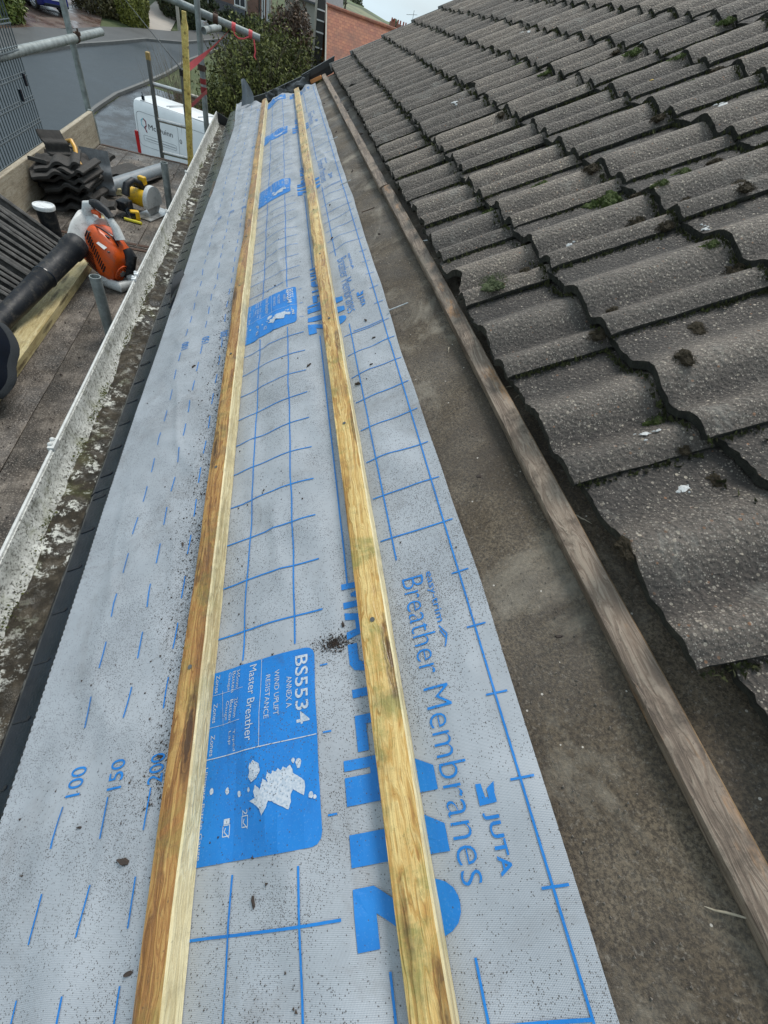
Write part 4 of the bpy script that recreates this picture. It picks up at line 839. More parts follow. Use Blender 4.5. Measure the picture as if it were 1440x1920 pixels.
m = M(); m.tube([Vector((-.785, 5.3, -.69)).lerp(Vector((-4.345, 20, -1.481)), k) + Vector((0, 0, -.25 * math.sin(k * 3.14) * 0)) for k in lin(0, 1, 8)], .006, 6); tag(obj('cable', m, 'black_cable', None, True), 'thin black cable stretched from the timber post over the road', 'cable')

# ------------------------------------------------------------------ things on the deck
def place_tile(src, loc, mtx):
    o = src.copy(); COL.objects.link(o); o.matrix_world = Matrix.Translation(Vector(loc) + Vector((0, 0, ZC))) @ mtx.to_4x4(); return o
live = [o for o in COL.objects if o.name.startswith('roof_tile') and o.data.materials]
SRC = []
for o in live:
    if o.data.name not in [s.data.name for s in SRC]: SRC.append(o)
SRC = SRC[:5]
def dark_copy(o):
    me = o.data.copy(); me.materials[0] = MATS['stripped_tile']; me.materials[1] = MATS['stripped_edge']; return me
simple('pale_slab', (.16, .165, .17), .8, 0, .45, 25, .4); simple('stripped_tile', (.05, .045, .041), .85, 0, .7, 22, .8, True); simple('stripped_edge', (.032, .029, .026), .9, 0, .65, 40, .6, True); simple('chalky_edge', (.11, .104, .098), .9, 0, .9, 30, .5, True)
DM = [dark_copy(o) for o in SRC]; DR = [q.copy() for q in DM]
for q in DR: q.materials[1] = MATS['chalky_edge']; q.materials[0] = MATS['stripped_edge']
def mk(label, grp, i, loc, mtx):
    o = bpy.data.objects.new('roof_tile', (DR if 'row' in grp else DM)[i % len(DM)]); COL.objects.link(o); o.matrix_world = Matrix.Translation(Vector(loc) + Vector((0, 0, ZC))) @ mtx.to_4x4(); return tag(o, label, 'roof tile', grp)
# lower pile: flat stacked tiles, wavy tails towards the saw
rnd = random.Random(12)
for i in range(10):
    a = R(98 + rnd.uniform(-14, 14)); mtx = Matrix.Rotation(a, 3, 'Z') @ Matrix.Rotation(R(2), 3, 'Y') @ Matrix.Rotation(R(rnd.uniform(-5, 2) - 7), 3, 'X')
    c = Vector((-1.235 + rnd.uniform(-.035, .03), 3.70 + rnd.uniform(-.05, .05), Z0 + .035 + .026 * i))
    mk('stripped dark tile lying flat in the pile beside the grey pipe', 'tiles stacked flat in the pile', i, c, mtx)
for i, (x, y, z, yaw, lean, sc_, lab) in enumerate([(-1.36, 4.06, -1.335, 10, 16, (.50, .95), 'broken half tile stood upright behind the pile, nearest the grey pipe'), (-1.50, 4.12, -1.335, -10, 10, (.45, .85), 'broken tile piece standing at the middle of the pile back'), (-1.58, 3.98, -1.335, 30, 24, (.5, .8), 'dark broken tile leaning behind the left of the pile'), (-1.47, 3.86, -1.12, 40, 40, (.4, .6), 'broken tile corner lying on top of the pile')]):
    tl = mk(lab, 'tiles stood up behind the pile', i + 2, (x, y, z), Matrix.Rotation(R(yaw), 3, 'Z') @ Matrix.Rotation(R(90 - lean), 3, 'X') @ Matrix.Diagonal((sc_[0], sc_[1], 1.)))
    if i == 0: tl.data = tl.data.copy(); tl.data.materials[0] = tl.data.materials[1] = MATS['pale_slab']
for i in range(9):
    tl = mk('broken dark tile fragment jumbled in the heap behind the blower', 'broken tile fragments in the heap', i, (-1.42 + rnd.uniform(-.16, .22), 3.95 + rnd.uniform(-.2, .25), Z0 + rnd.uniform(.03, .10) + (.10 if i % 3 == 0 else 0)), Matrix.Rotation(R(rnd.uniform(0, 360)), 3, 'Z') @ Matrix.Rotation(R(rnd.uniform(5, 50)), 3, 'X') @ Matrix.Diagonal((rnd.uniform(.3, .5), rnd.uniform(.5, .9), 1.25)))
mk('dark tile fallen flat beside the far end of the pile', 'tiles stood up behind the pile', 3, (-1.10, 4.36, -1.325), Matrix.Rotation(R(70), 3, 'Z') @ Matrix.Rotation(R(8), 3, 'X'))
# row of tiles on edge, like books
for i in range(25):
    y = 1.84 + .05 * i + rnd.uniform(-.006, .006); a = 36 + rnd.uniform(-2.5, 2.5)
    mtx = Matrix.Rotation(R(a), 3, 'Y') @ Matrix.Rotation(R(-82 + rnd.uniform(-4, 4)), 3, 'X')
    k = Vector((-1.205, y, Z0 + .012)) - (Matrix.Rotation(R(a), 3, 'Y') @ Vector((TL, 0, 0))); k += Vector((rnd.uniform(-.012, .012), 0, .02 + rnd.uniform(0, .012)))
    mk('stripped tile stood on edge in the leaning row under the blower tube', 'row of tiles stood on edge', i, k, mtx)
t = thing('bucket', 'dark bucket with a round white lid behind the row of tiles', 'bucket', (-1.31, 3.13, Z0)); m = M(); m.loft([[(-1.31 + r * math.cos(a), 3.13 + r * math.sin(a), z) for a in [6.283 * j / 24 for j in range(24)]] for r, z in ((.042, Z0 + .003), (.05, -1.16))]); obj('pail', m, 'dark_rubber', t, True)
m = M(); m.loft([[(-1.31 + r * math.cos(a), 3.13 + r * math.sin(a), z) for a in [6.283 * j / 28 for j in range(28)]] for r, z in ((.054, -1.162), (.056, -1.15), (.054, -1.143), (.047, -1.142), (.046, -1.146), (.002, -1.146))]); obj('lid', m, 'white_plastic', t, True)
t = thing('hammer', 'tool with a curved amber handle lying on the tile pile', 'hand tool', (-1.36, 4.0, -1.07)); m = M(); m.tube([(-1.41, 4.05, -1.05), (-1.37, 4.02, -1.035), (-1.345, 3.98, -1.06), (-1.335, 3.93, -1.10), (-1.31, 3.9, -1.13)], [.011, .014, .014, .012, .011], 10); obj('handle', m, 'amber_plastic', t, True)
m = M(); m.box((-1.425, 4.06, -1.06), (.045, .03, .02)); m.tube([(-1.40, 4.05, -1.06), (-1.46, 4.09, -1.075)], .009, 8); obj('head', m, 'dark_steel', t, False)
m = M(); m.box((0, 0, 0), (.05, .14, .03)); o = obj('timber_offcut', m, 'cream_timber', None, False, True, .003); o.location = (-1.17, 3.60, Z0 + .018 + ZC); o.rotation_euler = (0, 0, R(-12)); tag(o, 'pale timber offcut under the corner of the tile pile', 'wood offcut')
m = M(); m.box((0, 0, 0), (.05, .09, .04)); o = obj('timber_offcut', m, 'cream_timber', None, False, True, .003); o.location = (-1.2, 4.2, Z0 + .022 + ZC); o.rotation_euler = (0, 0, R(25)); tag(o, 'small pale timber block between the grey pipe and upright tiles', 'wood offcut')
m = M(); sec = [[(-1.20 + .03 * k, 1.3 + 1.75 * k, Z0 + .002), (-1.20 + .03 * k, 1.3 + 1.75 * k, Z0 + .045), (-1.14 + .03 * k, 1.3 + 1.75 * k, Z0 + .048), (-1.085 + .03 * k, 1.3 + 1.75 * k, Z0 + .044), (-1.085 + .03 * k, 1.3 + 1.75 * k, Z0 + .002)] for k in lin(0, 1, 30)]; m.loft(sec); tag(obj('timber_plank', m, 'plank_timber', None, True, sharp=30), 'pale yellow timber plank lying under the black blower tube', 'plank')

m = M(); rnd = random.Random(21)
for i in range(3000):
    x = rnd.uniform(-1.55, -.74); y = rnd.uniform(.9, 5.3)
    if nz1(x * 7, y * 4, 2) < -.1 and rnd.random() < .7: continue
    s = rnd.uniform(.0015, .0045) * (2.2 if rnd.random() < .04 else 1); c = Vector((x, y, Z0 + .003)); a = rnd.uniform(0, 6); e1 = Vector((math.cos(a), math.sin(a), 0)) * s; e2 = Vector((-math.sin(a), math.cos(a), 0)) * s * .6
    m.add([c + e1, c - e1 * .5 + e2, c - e1 * .5 - e2, c + Vector((0, 0, s))], [(0, 1, 3), (1, 2, 3), (2, 0, 3)])
stuff(obj('deck_grit', m, 'chip_dark'), 'dark crumbs of moss and mortar strewn over the scaffold boards', 'grit')
# leaf blower
bl = thing('leaf_blower', 'orange and pale grey petrol leaf blower with a long black tube', 'leaf blower', (-.95, 2.78, Z0))
def sup(c, d, n=20, e=2.6, ax=(Vector((1, 0, 0)), Vector((0, 0, 1)))):
    r = []
    for j in range(n):
        t = 2 * math.pi * j / n; x, y = math.cos(t), math.sin(t); r.append(Vector(c) + ax[0] * d[0] * math.copysign(abs(x) ** (2 / e), x) + ax[1] * d[1] * math.copysign(abs(y) ** (2 / e), y))
    return r
FX, UP = Vector((.80, -.42, -.42)).normalized(), Vector((.42, .1, .88)).normalized(); UP = (UP - FX * UP.dot(FX)).normalized(); SD = FX.cross(UP)   # body tips forward
bc = Vector((-.925, 2.79, -1.20)); O = lambda a, b, c: bc + FX * a + UP * b + SD * c
m = M(); m.loft([sup(O(a, b, 0), (d, h), 32, 4.2, (SD, UP)) for a, b, d, h in ((-.09, .01, .06, .06), (-.083, .01, .08, .09), (-.06, .005, .09, .105), (-.01, .0, .095, .108), (.055, -.012, .095, .10), (.092, -.022, .086, .082), (.112, -.03, .07, .06))]); obj('engine_cover', m, 'orange_plastic', bl, True, sharp=60)
ec = bl.children[0]
m = M()
for i in range(13):
    x = -.068 + .0115 * i; y = .055 - .0085 * i
    q = O(x, y, .0875); m.box(O(x, y, .0945), (.0055, .005, .036), Matrix((FX, SD, UP)).transposed())
for i in range(9): m.box(O(-.035 + .006 * i, -.02 - .0085 * i, .0945), (.06, .004, .0038), Matrix((FX, SD, UP)).transposed())
obj('cooling_slots', m, 'black_groove', bl)
m = M()
for i in range(7):
    a = 6.283 * i / 7; m.tube([O(.125, -.03 + .012 * math.cos(a), .012 * math.sin(a) + .025), O(.118, -.03 + .045 * math.cos(a), .045 * math.sin(a) + .025)], .0045, 6)
for r in (.022, .034, .046): m.tube([O(.122, -.03 + r * math.cos(a), r * math.sin(a) + .025) for a in [6.283 * j / 20 for j in range(21)]], .0035, 6)
obj('starter_grille', m, 'orange_plastic', bl, True)
m = M(); m.tube([O(.10, -.03, .025), O(.13, -.03, .025)], .018, 14); obj('starter_hub', m, 'grey_plastic', bl, True)
m = M(); m.loft([sup(O(-.035, .075, .05), (.028, .004), 12, 2, (FX, SD)), sup(O(-.02, .095, .05), (.032, .018), 12, 2, (FX, SD)), sup(O(.02, .108, .05), (.002, .002), 12, 2, (FX, SD))]); obj('badge', m, 'black_plastic', bl, True)
m = M(); m.loft([sup(O(a, b, -.02), (d, h), 20, 2.6, (SD, UP)) for a, b, d, h in ((-.16, .03, .045, .05), (-.14, .03, .06, .085), (-.09, .03, .07, .10), (-.075, .02, .06, .08))]); obj('fan_housing', m, 'pale_plastic', bl, True, sharp=60)
m = M(); m.loft([sup(Vector(p), (r, r * 1.1), 18, 2.2, (Vector((.55, .8, .1)).normalized(), Vector((-.4, .3, .85)).normalized())) for p, r in (((-.99, 2.86, -1.055), .03), ((-.995, 2.82, -1.075), .052), ((-1.01, 2.75, -1.105), .056), ((-1.03, 2.70, -1.14), .048), ((-1.05, 2.66, -1.165), .047))]); obj('volute', m, 'pale_plastic', bl, True, sharp=60)
m = M(); m.tube([O(-.15, .10, 0), O(-.16, .14, 0), O(-.13, .175, 0), O(-.07, .18, 0), O(.0, .15, 0), O(.04, .11, 0)], [.026, .028, .02, .018, .022, .03], 12); obj('handle', m, 'pale_plastic', bl, True)
m = M(); m.tube([O(-.145, .165, 0), O(-.12, .182, 0), O(-.07, .187, 0), O(-.035, .175, 0)], [.022, .024, .022, .02], 12); obj('grip', m, 'dark_rubber', bl, True)
m = M(); m.tube([O(-.13, .135, .0), O(-.10, .150, .0), O(-.085, .135, 0)], [.012, .014, .006], 10); obj('trigger', m, 'orange_plastic', bl, True)
m = M(); m.tube([O(.07, .075, -.03), O(.10, .06, -.03), O(.125, .01, -.02), O(.115, -.05, -.02)], [.03, .036, .03, .022], 12); obj('muffler', m, 'dark_rubber', bl, True)
m = M(); m.tube([O(.11, .0, -.05), O(.13, -.04, -.04), O(.12, -.08, -.03)], [.028, .034, .02], 12); obj('fuel_tank', m, 'grey_plastic', bl, True)
m = M(); m.tube([(-.99, 2.80, Z0 + .025), (-.93, 2.69, Z0 + .022), (-.86, 2.66, Z0 + .022), (-.80, 2.74, Z0 + .024), (-.79, 2.84, Z0 + .04)], [.022, .028, .03, .02, .016], 10); m.tube([(-.93, 2.69, Z0 + .02), (-.95, 2.76, -1.27)], [.03, .04], 10); m.tube([(-.80, 2.74, Z0 + .025), (-.86, 2.78, -1.26)], [.02, .03], 10); obj('foot', m, 'pale_plastic', bl, True)
T0, T1 = Vector((-1.03, 2.70, -1.145)), Vector((-1.20, 1.99, -1.262)); m = M(); td = (T1 - T0)
m.tube([T0 + td * k for k in (0, .02, .10, .11, .42, .43, .455, .46, .75, 1.)], [.054, .058, .058, .052, .048, .0505, .0505, .0475, .044, .039], 24)
obj('blower_tube', m, 'dark_rubber', bl, True, sharp=50)
bt = bl.children[-1]
m = M(); m.tube([T0 + td * .44, T0 + td * .447], .0525, 24); obj('tube_rib', m, 'black_plastic', bl, True)

m = M(); m.tube([O(.06, .09, .03), O(.03, .125, .055), O(-.03, .12, .07), O(-.07, .10, .05)], .004, 8); obj('throttle_cable', m, 'black_plastic', bl, True)
for a_, b_, c_ in ((-.06, .07, .078), (.06, .055, .08), (.07, -.06, .078), (-.055, -.07, .078)): m = M(); m.tube([O(a_, b_, c_), O(a_, b_, c_ + .019)], .0042, 8); obj('screw', m, 'dark_steel', bl, True)
m = M(); m.box(O(.02, .06, .0955), (.045, .022, .002), Matrix((FX, SD, UP)).transposed() @ Matrix.Rotation(R(-35), 3, 'X')); obj('sticker', m, 'pale_plastic', bl)
# circular saw
sw = thing('circular_saw', 'yellow cordless circular saw with grey guard resting on the far boards', 'circular saw', (-.95, 3.92, Z0))
fx = Vector((.35, .9, 0)).normalized(); fy = Vector((.9, -.35, 0)).normalized(); S = lambda a, b, c: Vector((-.945, 3.92, Z0)) + (fy * a + fx * b + Vector((0, 0, c))) * 1.12
m = M(); m.prism([S(-.02, -.12, .004), S(.10, -.12, .004), S(.10, .14, .004), S(-.02, .14, .004)], (0, 0, .004)); obj('base_plate', m, 'bright_steel', sw)
m = M(); m.prism([S(.035, .012 + .088 * math.cos(a), .075 + .088 * math.sin(a)) for a in [R(-15) + R(210) * j / 20 for j in range(21)]], fy * .03); obj('upper_guard', m, 'pale_plastic', sw, False)
m = M(); m.prism([S(.047, .012 + .078 * math.cos(a), .072 + .078 * math.sin(a)) for a in [6.283 * j / 32 for j in range(32)]], fy * .003); obj('blade', m, 'bright_steel', sw)
m = M(); m.tube([S(.04, .01, .075), S(-.03, .01, .075), S(-.09, .0, .08), S(-.10, 0, .08)], [.05, .055, .052, .036], 18); obj('motor', m, 'yellow_plastic', sw, True)
m = M(); m.tube([S(-.03, .05, .10), S(-.035, .03, .15), S(-.04, -.03, .175), S(-.045, -.09, .16), S(-.045, -.12, .11)], [.022, .024, .02, .023, .026], 12); obj('handle', m, 'dark_rubber', sw, True)
m = M(); m.box(S(-.03, .055, .165), (.05, .04, .05), Matrix.Rotation(R(-20), 3, 'Z')); obj('grip_cover', m, 'yellow_plastic', sw, False, bevel=.008)
m = M(); m.box(S(-.06, -.13, .055), (.075, .09, .06), Matrix.Rotation(R(-20), 3, 'Z')); obj('battery', m, 'dark_rubber', sw, False, bevel=.008)
t = thing('tape_measure', 'small yellow and black tape measure in front of the circular saw', 'tape measure', (-.985, 3.74, Z0)); m = M(); m.box((-.985, 3.74, Z0 + .033), (.06, .045, .06), Matrix.Rotation(R(20), 3, 'Z')); obj('case', m, 'yellow_plastic', t, False, bevel=.012); m = M(); m.box((-.993, 3.715, Z0 + .034), (.034, .006, .036), Matrix.Rotation(R(20), 3, 'Z')); obj('face', m, 'black_plastic', t); m = M(); m.tube([(-1.03, 3.75, Z0 + .02), (-1.045, 3.76, Z0 + .045), (-1.03, 3.77, Z0 + .06)], .012, 8); obj('strap', m, 'black_plastic', t, True)
t = thing('marker_pen', 'yellow marker pencil lying by the tape measure', 'marker', (-.99, 3.70, Z0)); m = M(); m.tube([(-1.05, 3.70, Z0 + .011), (-.935, 3.675, Z0 + .011)], .0095, 8); obj('barrel', m, 'lime_plastic', t, True); m = M(); m.tube([(-1.05, 3.70, Z0 + .011), (-1.068, 3.704, Z0 + .011)], [.009, .003], 8); obj('tip', m, 'black_plastic', t, True)
# boot at the frame edge
bt_ = thing('work_boot', 'dark navy work boot with a thick grey rubber sole at the frame edge', 'boot', (-1.06, 1.62, Z0))
nS = Vector((.82, .36, -.45)).normalized(); dS = Vector((0, .83, .55)); dS = (dS - nS * dS.dot(nS)).normalized(); wS = nS.cross(dS)
BC = Vector((-1.005, 1.66, -1.205))
def sole(x, k=1., sh=(0, 0)):
    pts = []
    for j in range(36):
        a = 2 * math.pi * j / 36; L = .15 * math.cos(a); Wd = (.05 + .008 * math.cos(a)) * math.sin(a) * (1 - .18 * math.exp(-((L + .02) / .04) ** 2)); q = L / .15
        bow = -.045 * abs(q) ** 2.6 - .012 * math.exp(-((q + .15) / .3) ** 2)
        pts.append(BC + nS * (x + bow) + dS * (L * k + sh[0]) + wS * (Wd * k + sh[1]))
    return pts
m = M(); m.loft([sole(.018, .97), sole(.014, 1.02), sole(-.006, 1.03), sole(-.010, 1.0)]); obj('sole', m, 'grey_rubber', bt_, True)
m = M(); m.loft([sole(-.005, .985), sole(-.03, 1.), sole(-.065, .95), sole(-.10, .78, (-.02, 0)), sole(-.15, .52, (-.06, 0)), sole(-.26, .48, (-.07, 0))]); obj('upper', m, 'navy_leather', bt_, True)
# ------------------------------------------------------------------ street and terrain
def G(x, y):
    z = -6.4 + (.075 * (y - 20) if y > 20 else 0)
    return z if y < 90 else -1.15 + (y - 90) * .0
m = M(); ys = [-60, -20, 0, 10, 20, 30, 40, 50, 60, 75, 90, 130, 200, 320, 600, 1500]; m.grid(lambda x, y: (x, y, G(x, y) - .02 - (.0 if y < 100 else (y - 90) * .004)), [-1200, -500, -200, -100, -60, -30, -15, -5, 0, 5, 15, 30, 60, 100, 200, 500, 1200], ys); struct('ground', m, 'rough_grass')
def sheet(name, poly, lift, mt, thick=0.):
    bm = bmesh.new(); bm.faces.new([bm.verts.new((x, y, 0)) for x, y in poly]); y = 20.
    for y in (20., 30, 40, 50, 60, 75, 89.9): bmesh.ops.bisect_plane(bm, geom=bm.verts[:] + bm.edges[:] + bm.faces[:], plane_co=(0, y, 0), plane_no=(0, 1, 0))
    if thick:
        g = bmesh.ops.extrude_face_region(bm, geom=bm.faces[:]); 
        for v in g['geom']:
            if isinstance(v, bmesh.types.BMVert): v.co.z = thick
    bm.verts.index_update(); mm = M(); mm.v = [(v.co.x, v.co.y, G(v.co.x, v.co.y) + lift + v.co.z) for v in bm.verts]; mm.f = [tuple(v.index for v in f.verts) for f in bm.faces]; mm.mi = [0] * len(mm.f); bm.free(); return struct(name, mm, mt)
KN = [(-8.4, -8), (-8.4, 22), (-8.26, 27.1), (-8.17, 28.2), (-7.87, 30.6), (-7.16, 33.4), (-6.43, 36.6), (-5.86, 40.3), (-4.6, 45.5), (-2., 52.)]
FK = [(-16., 8), (-14.6, 22), (-13.34, 29.2), (-12.9, 31.6), (-12.17, 33.6), (-10.94, 37.4), (-10., 39.4), (-8.56, 42.8), (-6.59, 45.0), (-4.4, 49.8), (-2.5, 54)]
PB = [(-17.6, 8), (-16.2, 22), (-14.9, 31.), (-14.15, 35.7), (-13.2, 38.0), (-11.98, 39.6), (-10.91, 42.4), (-9.25, 45.0), (-7.4, 47.2), (-5.4, 51.5), (-4, 55)]
sheet('road', [(-16, -8)] + KN[:1] + KN[1:] + FK[::-1], .004, 'wet_asphalt'); sheet('side_street', [(-60, 20.5), (-14.7, 20.5), (-14.0, 25.), (-60, 27)], .008, 'wet_asphalt')
sheet('pavement', FK[2:] + PB[::-1][:9], .0, 'pavement', .11)
off = lambda L_, d: [(x + d, y) for x, y in L_]
sheet('kerb', FK[2:] + off(FK[2:], .16)[::-1], .0, 'kerb_stone', .125); sheet('near_kerb', KN + off(KN, .15)[::-1], 0, 'kerb_stone', .12)
sheet('van_drive', [(-8.1, 10), (-8.0, 28.), (-7.6, 31), (-6.9, 33.6), (-4.6, 33), (-3.4, 28), (1, 24), (1, 10)], .012, 'wet_tarmac')
sheet('driveway', [(-14.2, 36.2), (-11.0, 42.4), (-11.6, 46), (-13, 50), (-20, 50), (-20, 37)], .03, 'block_paving'); sheet('garden_path', [(-9.25, 45.1), (-7.6, 47.3), (-7.9, 56), (-9.9, 56), (-9.9, 50)], .03, 'path_slab')
# ------------------------------------------------------------------ plants
def leaves(m, c, rad, n, s, seed, shell=.55, lump=.3, flat=0., up=.25):
    rnd = random.Random(seed); c = Vector(c)
    for i in range(n):
        d = Vector((rnd.gauss(0, 1), rnd.gauss(0, 1), rnd.gauss(0, 1))).normalized(); k = 1 + lump * (nz1(d.x * 2.2 + seed, d.y * 2.2, d.z * 2.2) * 1.6 + .5 * nz1(d.x * 6, d.y * 6, d.z * 6 + seed))
        q = rnd.uniform(shell, 1) ** .7 * k; p = c + Vector((d.x * rad[0] * q, d.y * rad[1] * q, d.z * rad[2] * q))
        if p.z < G(p.x, p.y): continue
        a = Vector((rnd.gauss(0, 1), rnd.gauss(0, 1), rnd.gauss(0, 1) + up)).normalized(); b = a.cross(d + Vector((rnd.gauss(0, .6), rnd.gauss(0, .6), rnd.gauss(0, .6)))).normalized(); z = s * rnd.uniform(.55, 1.35)
        m.add([p - a * z, p - b * z * .42, p + a * z, p + b * z * .42], [(0, 1, 2, 3)])
def stems(m, c, h, n, spread, r, seed, top=1.):
    rnd = random.Random(seed)
    for i in range(n):
        a = rnd.uniform(0, 6.28); x, y = c[0] + rnd.gauss(0, spread * .25), c[1] + rnd.gauss(0, spread * .25); z = G(x, y); L = h * rnd.uniform(.7, 1.05); pts = [(x, y, z - .1)]
        for k in (.35, .7, 1): pts.append((x + spread * math.cos(a) * k * k * top + rnd.gauss(0, .05), y + spread * math.sin(a) * k * k * top, z + L * k))
        m.tube(pts, [r, r * .75, r * .5, r * .15], 5)
def shrub(name, label, cat, blobs, mt, size, n, seed, h=2., group=None, nst=7, **kw):
    x, y = blobs[0][0][0], blobs[0][0][1]; t = thing(name, label, cat, (x, y, G(x, y)), group=group); m = M()
    for i, (c, r) in enumerate(blobs): leaves(m, c, r, int(n * r[0] * r[2] * 1.15), size, seed + i, **kw)
    obj('foliage', m, mt, t); m = M(); stems(m, (x, y), h, nst, min(blobs[0][1][:2]) * .9, .05, seed); obj('stem', m, 'bark', t, True); return t
shrub('garden_shrub', 'large dense green garden shrub below the far roof corner', 'shrub', [((-1.0, 26.5, -3.9), (1.9, 2.2, 2.2)), ((-.5, 27., -2.9), (1.6, 1.8, 1.55)), ((.9, 27.5, -3.4), (1.5, 1.8, 1.7)), ((-2.2, 26, -4.6), (1.2, 1.6, 1.7)), ((1.9, 28, -4.6), (1.2, 1.5, 1.6))], 'shrub_leaf', .075, 3600, 3, 4.2, lump=.5, shell=.4, nst=46)
shrub('garden_shrub', 'thin bushy growth of mixed twigs and leaves in front of the large shrub', 'shrub', [((.3, 25.2, -4.6), (1.9, .9, 1.5)), ((-1.4, 24.6, -5.2), (1., .7, 1.1))], 'mixed_leaf', .05, 1500, 30, 3.0, lump=.6, shell=.2, nst=60)
shrub('copper_hedge', 'tall russet-brown hedge in front of the grey slate house', 'hedge', [((.3, 47, -3.2), (1.3, 1.5, 2.0)), ((1.3, 47, -2.9), (1.2, 1.4, 2.1)), ((2.1, 46, -3.3), (.9, 1.2, 1.6))], 'brown_leaf', .11, 1700, 11, 3.4)
shrub('conifer_bush', 'rounded yellow-green conifer bush at the kerb by the driveway', 'bush', [((-9.75, 46.2, -3.9), (1.0, 1.0, 1.25)), ((-9.5, 46.3, -3.5), (.85, .85, 1.0))], 'conifer_leaf', .07, 6500, 17, 1.6, lump=.12, shell=.8)
shrub('beech_hedge', 'brown and green hedge between the blue car and the conifer bush', 'hedge', [((-12.0, 46.2, -3.6), (1.3, 1.3, 1.5)), ((-10.9, 46.8, -3.6), (.9, 1.2, 1.4))], 'mixed_leaf', .09, 3400, 21, 2., lump=.18, shell=.7)
shrub('evergreen_hedge', 'dark evergreen hedge beyond the pale garden path', 'hedge', [((-7.6, 52.5, -3.1), (1.5, 1.5, 1.7)), ((-6.5, 51, -3.1), (1., 1.3, 1.5))], 'dark_leaf', .1, 2600, 25, 2.2, lump=.2, shell=.7)
shrub('evergreen_hedge', 'dark green hedge against the brick house front', 'hedge', [((-5.2, 53, -3.5), (1.2, .8, 1.)), ((-3.6, 53.2, -3.5), (1.3, .8, .95)), ((-1.9, 53.4, -3.4), (1.1, .8, .95))], 'dark_leaf', .1, 2300, 26, 1.6, lump=.25, shell=.7)
shrub('climbing_hedge', 'lime green hedge at the left frame edge by the driveway', 'hedge', [((-14.6, 38.4, -4.5), (.95, 1.2, 1.5)), ((-15.4, 38.6, -4.2), (1., 1.2, 1.7))], 'lime_leaf', .11, 2600, 28, 2.2, lump=.2, shell=.6)
t = thing('bare_bush', 'bare pale twiggy bush growing behind the white van', 'bush', (-4.0, 25.5, G(0, 25.5))); m = M(); stems(m, (-4.1, 25.5), 3.3, 70, .75, .014, 8); stems(m, (-4.8, 25.2), 2.6, 30, .55, .011, 9); obj('twig_mass', m, 'twig', t, True); m = M(); leaves(m, (-3.9, 25.4, -4.6), (.8, .6, 1.1), 500, .05, 77, shell=.2); obj('foliage', m, 'mixed_leaf', t)
def tree(name, label, x, y, h, cr, mt, seed, n=2600):
    t = thing(name, label, 'tree', (x, y, G(x, y))); rnd = random.Random(seed); z = G(x, y); m = M(); m.tube([(x, y, z - .2), (x + .1, y, z + h * .35), (x + .05, y, z + h * .62), (x, y, z + h * .95)], [.05 * h * .6, .035 * h * .6, .02 * h * .5, .01], 8)
    tips = []
    for i in range(18):
        k = rnd.uniform(.3, .85); a = rnd.uniform(0, 6.28); L = cr * rnd.uniform(.5, 1.); p0 = Vector((x + .06, y, z + h * k)); p1 = p0 + Vector((math.cos(a) * L * .5, math.sin(a) * L * .5, L * .4)); p2 = p0 + Vector((math.cos(a) * L, math.sin(a) * L, L * .85)); m.tube([p0, p1, p2], [.09, .05, .015], 5); tips.append(p2)
        for j in range(3): m.tube([p1, p1 + Vector((rnd.gauss(0, .5), rnd.gauss(0, .5), rnd.uniform(.3, 1.)))], [.03, .006], 4)
    obj('trunk', m, 'bark', t, True); m = M()
    for p in tips: leaves(m, p, (cr * .35, cr * .35, cr * .3), n // 18, .16, rnd.randrange(999), shell=.1)
    obj('crown', m, mt, t); return t
tree('thin_tree', 'thin grey-green tree behind the red tiled roof', 8.6, 88, 4.6, 2.0, 'mixed_leaf', 4, 1500)
# ------------------------------------------------------------------ houses
def wallbox(parent, x0, x1, y0, y1, z0, z1, mt, name='wall'): m = M(); m.box(((x0 + x1) / 2, (y0 + y1) / 2, (z0 + z1) / 2), (x1 - x0, y1 - y0, z1 - z0)); return obj(name, m, mt, parent)
def window(parent, x0, x1, z0, z1, y, bars=1, sill=True):
    m = M(); f = .07; w, h = x1 - x0, z1 - z0
    for a, b in (((x0 + f / 2, z0 + h / 2), (f, h)), ((x1 - f / 2, z0 + h / 2), (f, h)), ((x0 + w / 2, z0 + f / 2), (w - 2 * f, f)), ((x0 + w / 2, z1 - f / 2), (w - 2 * f, f))): m.box((a[0], y - .03, a[1]), (b[0], .08, b[1]))
    for i in range(bars): m.box((x0 + w * (i + 1) / (bars + 1), y - .03, z0 + h / 2), (.05, .07, h - 2 * f))
    o = obj('window', m, 'white_paint', parent); m = M(); m.box((x0 + w / 2, y - .006, z0 + h / 2), (w - 2 * f, .012, h - 2 * f)); obj('pane', m, 'window_glass', o)
    if sill: m = M(); m.box((x0 + w / 2, y - .08, z0 - .05), (w + .16, .16, .09)); obj('sill', m, 'stone_trim', o)
def gable_roof(parent, x0, x1, y0, y1, ze, zr, mt, over=.3, name='roof'):
    ym = (y0 + y1) / 2; m = M(); m.prism([(x0 - over, y0 - over, ze - .12), (x0 - over, ym, zr), (x0 - over, y1 + over, ze - .12), (x0 - over, y1 + over, ze - .27), (x0 - over, ym, zr - .17), (x0 - over, y0 - over, ze - .27)], (x1 - x0 + 2 * over, 0, 0)); r = obj(name, m, mt, parent)
    m = M(); m.tube([(x0 - over, ym, zr + .02), (x1 + over, ym, zr + .02)], .12, 8); obj('ridge', m, mt, r, True)
    for s in (x0, x1):
        m = M(); m.prism([(s - .002 if s == x0 else s - .2, y0, ze - .3), (s - .002 if s == x0 else s - .2, y1, ze - .3), (s - .002 if s == x0 else s - .2, ym, zr - .2)], (.2, 0, 0)); obj('gable', m, parent['wallmat'], parent)
    return r
def house_(label, x, y): t = thing('house', label, 'house', (x, y, G(x, y))); return t
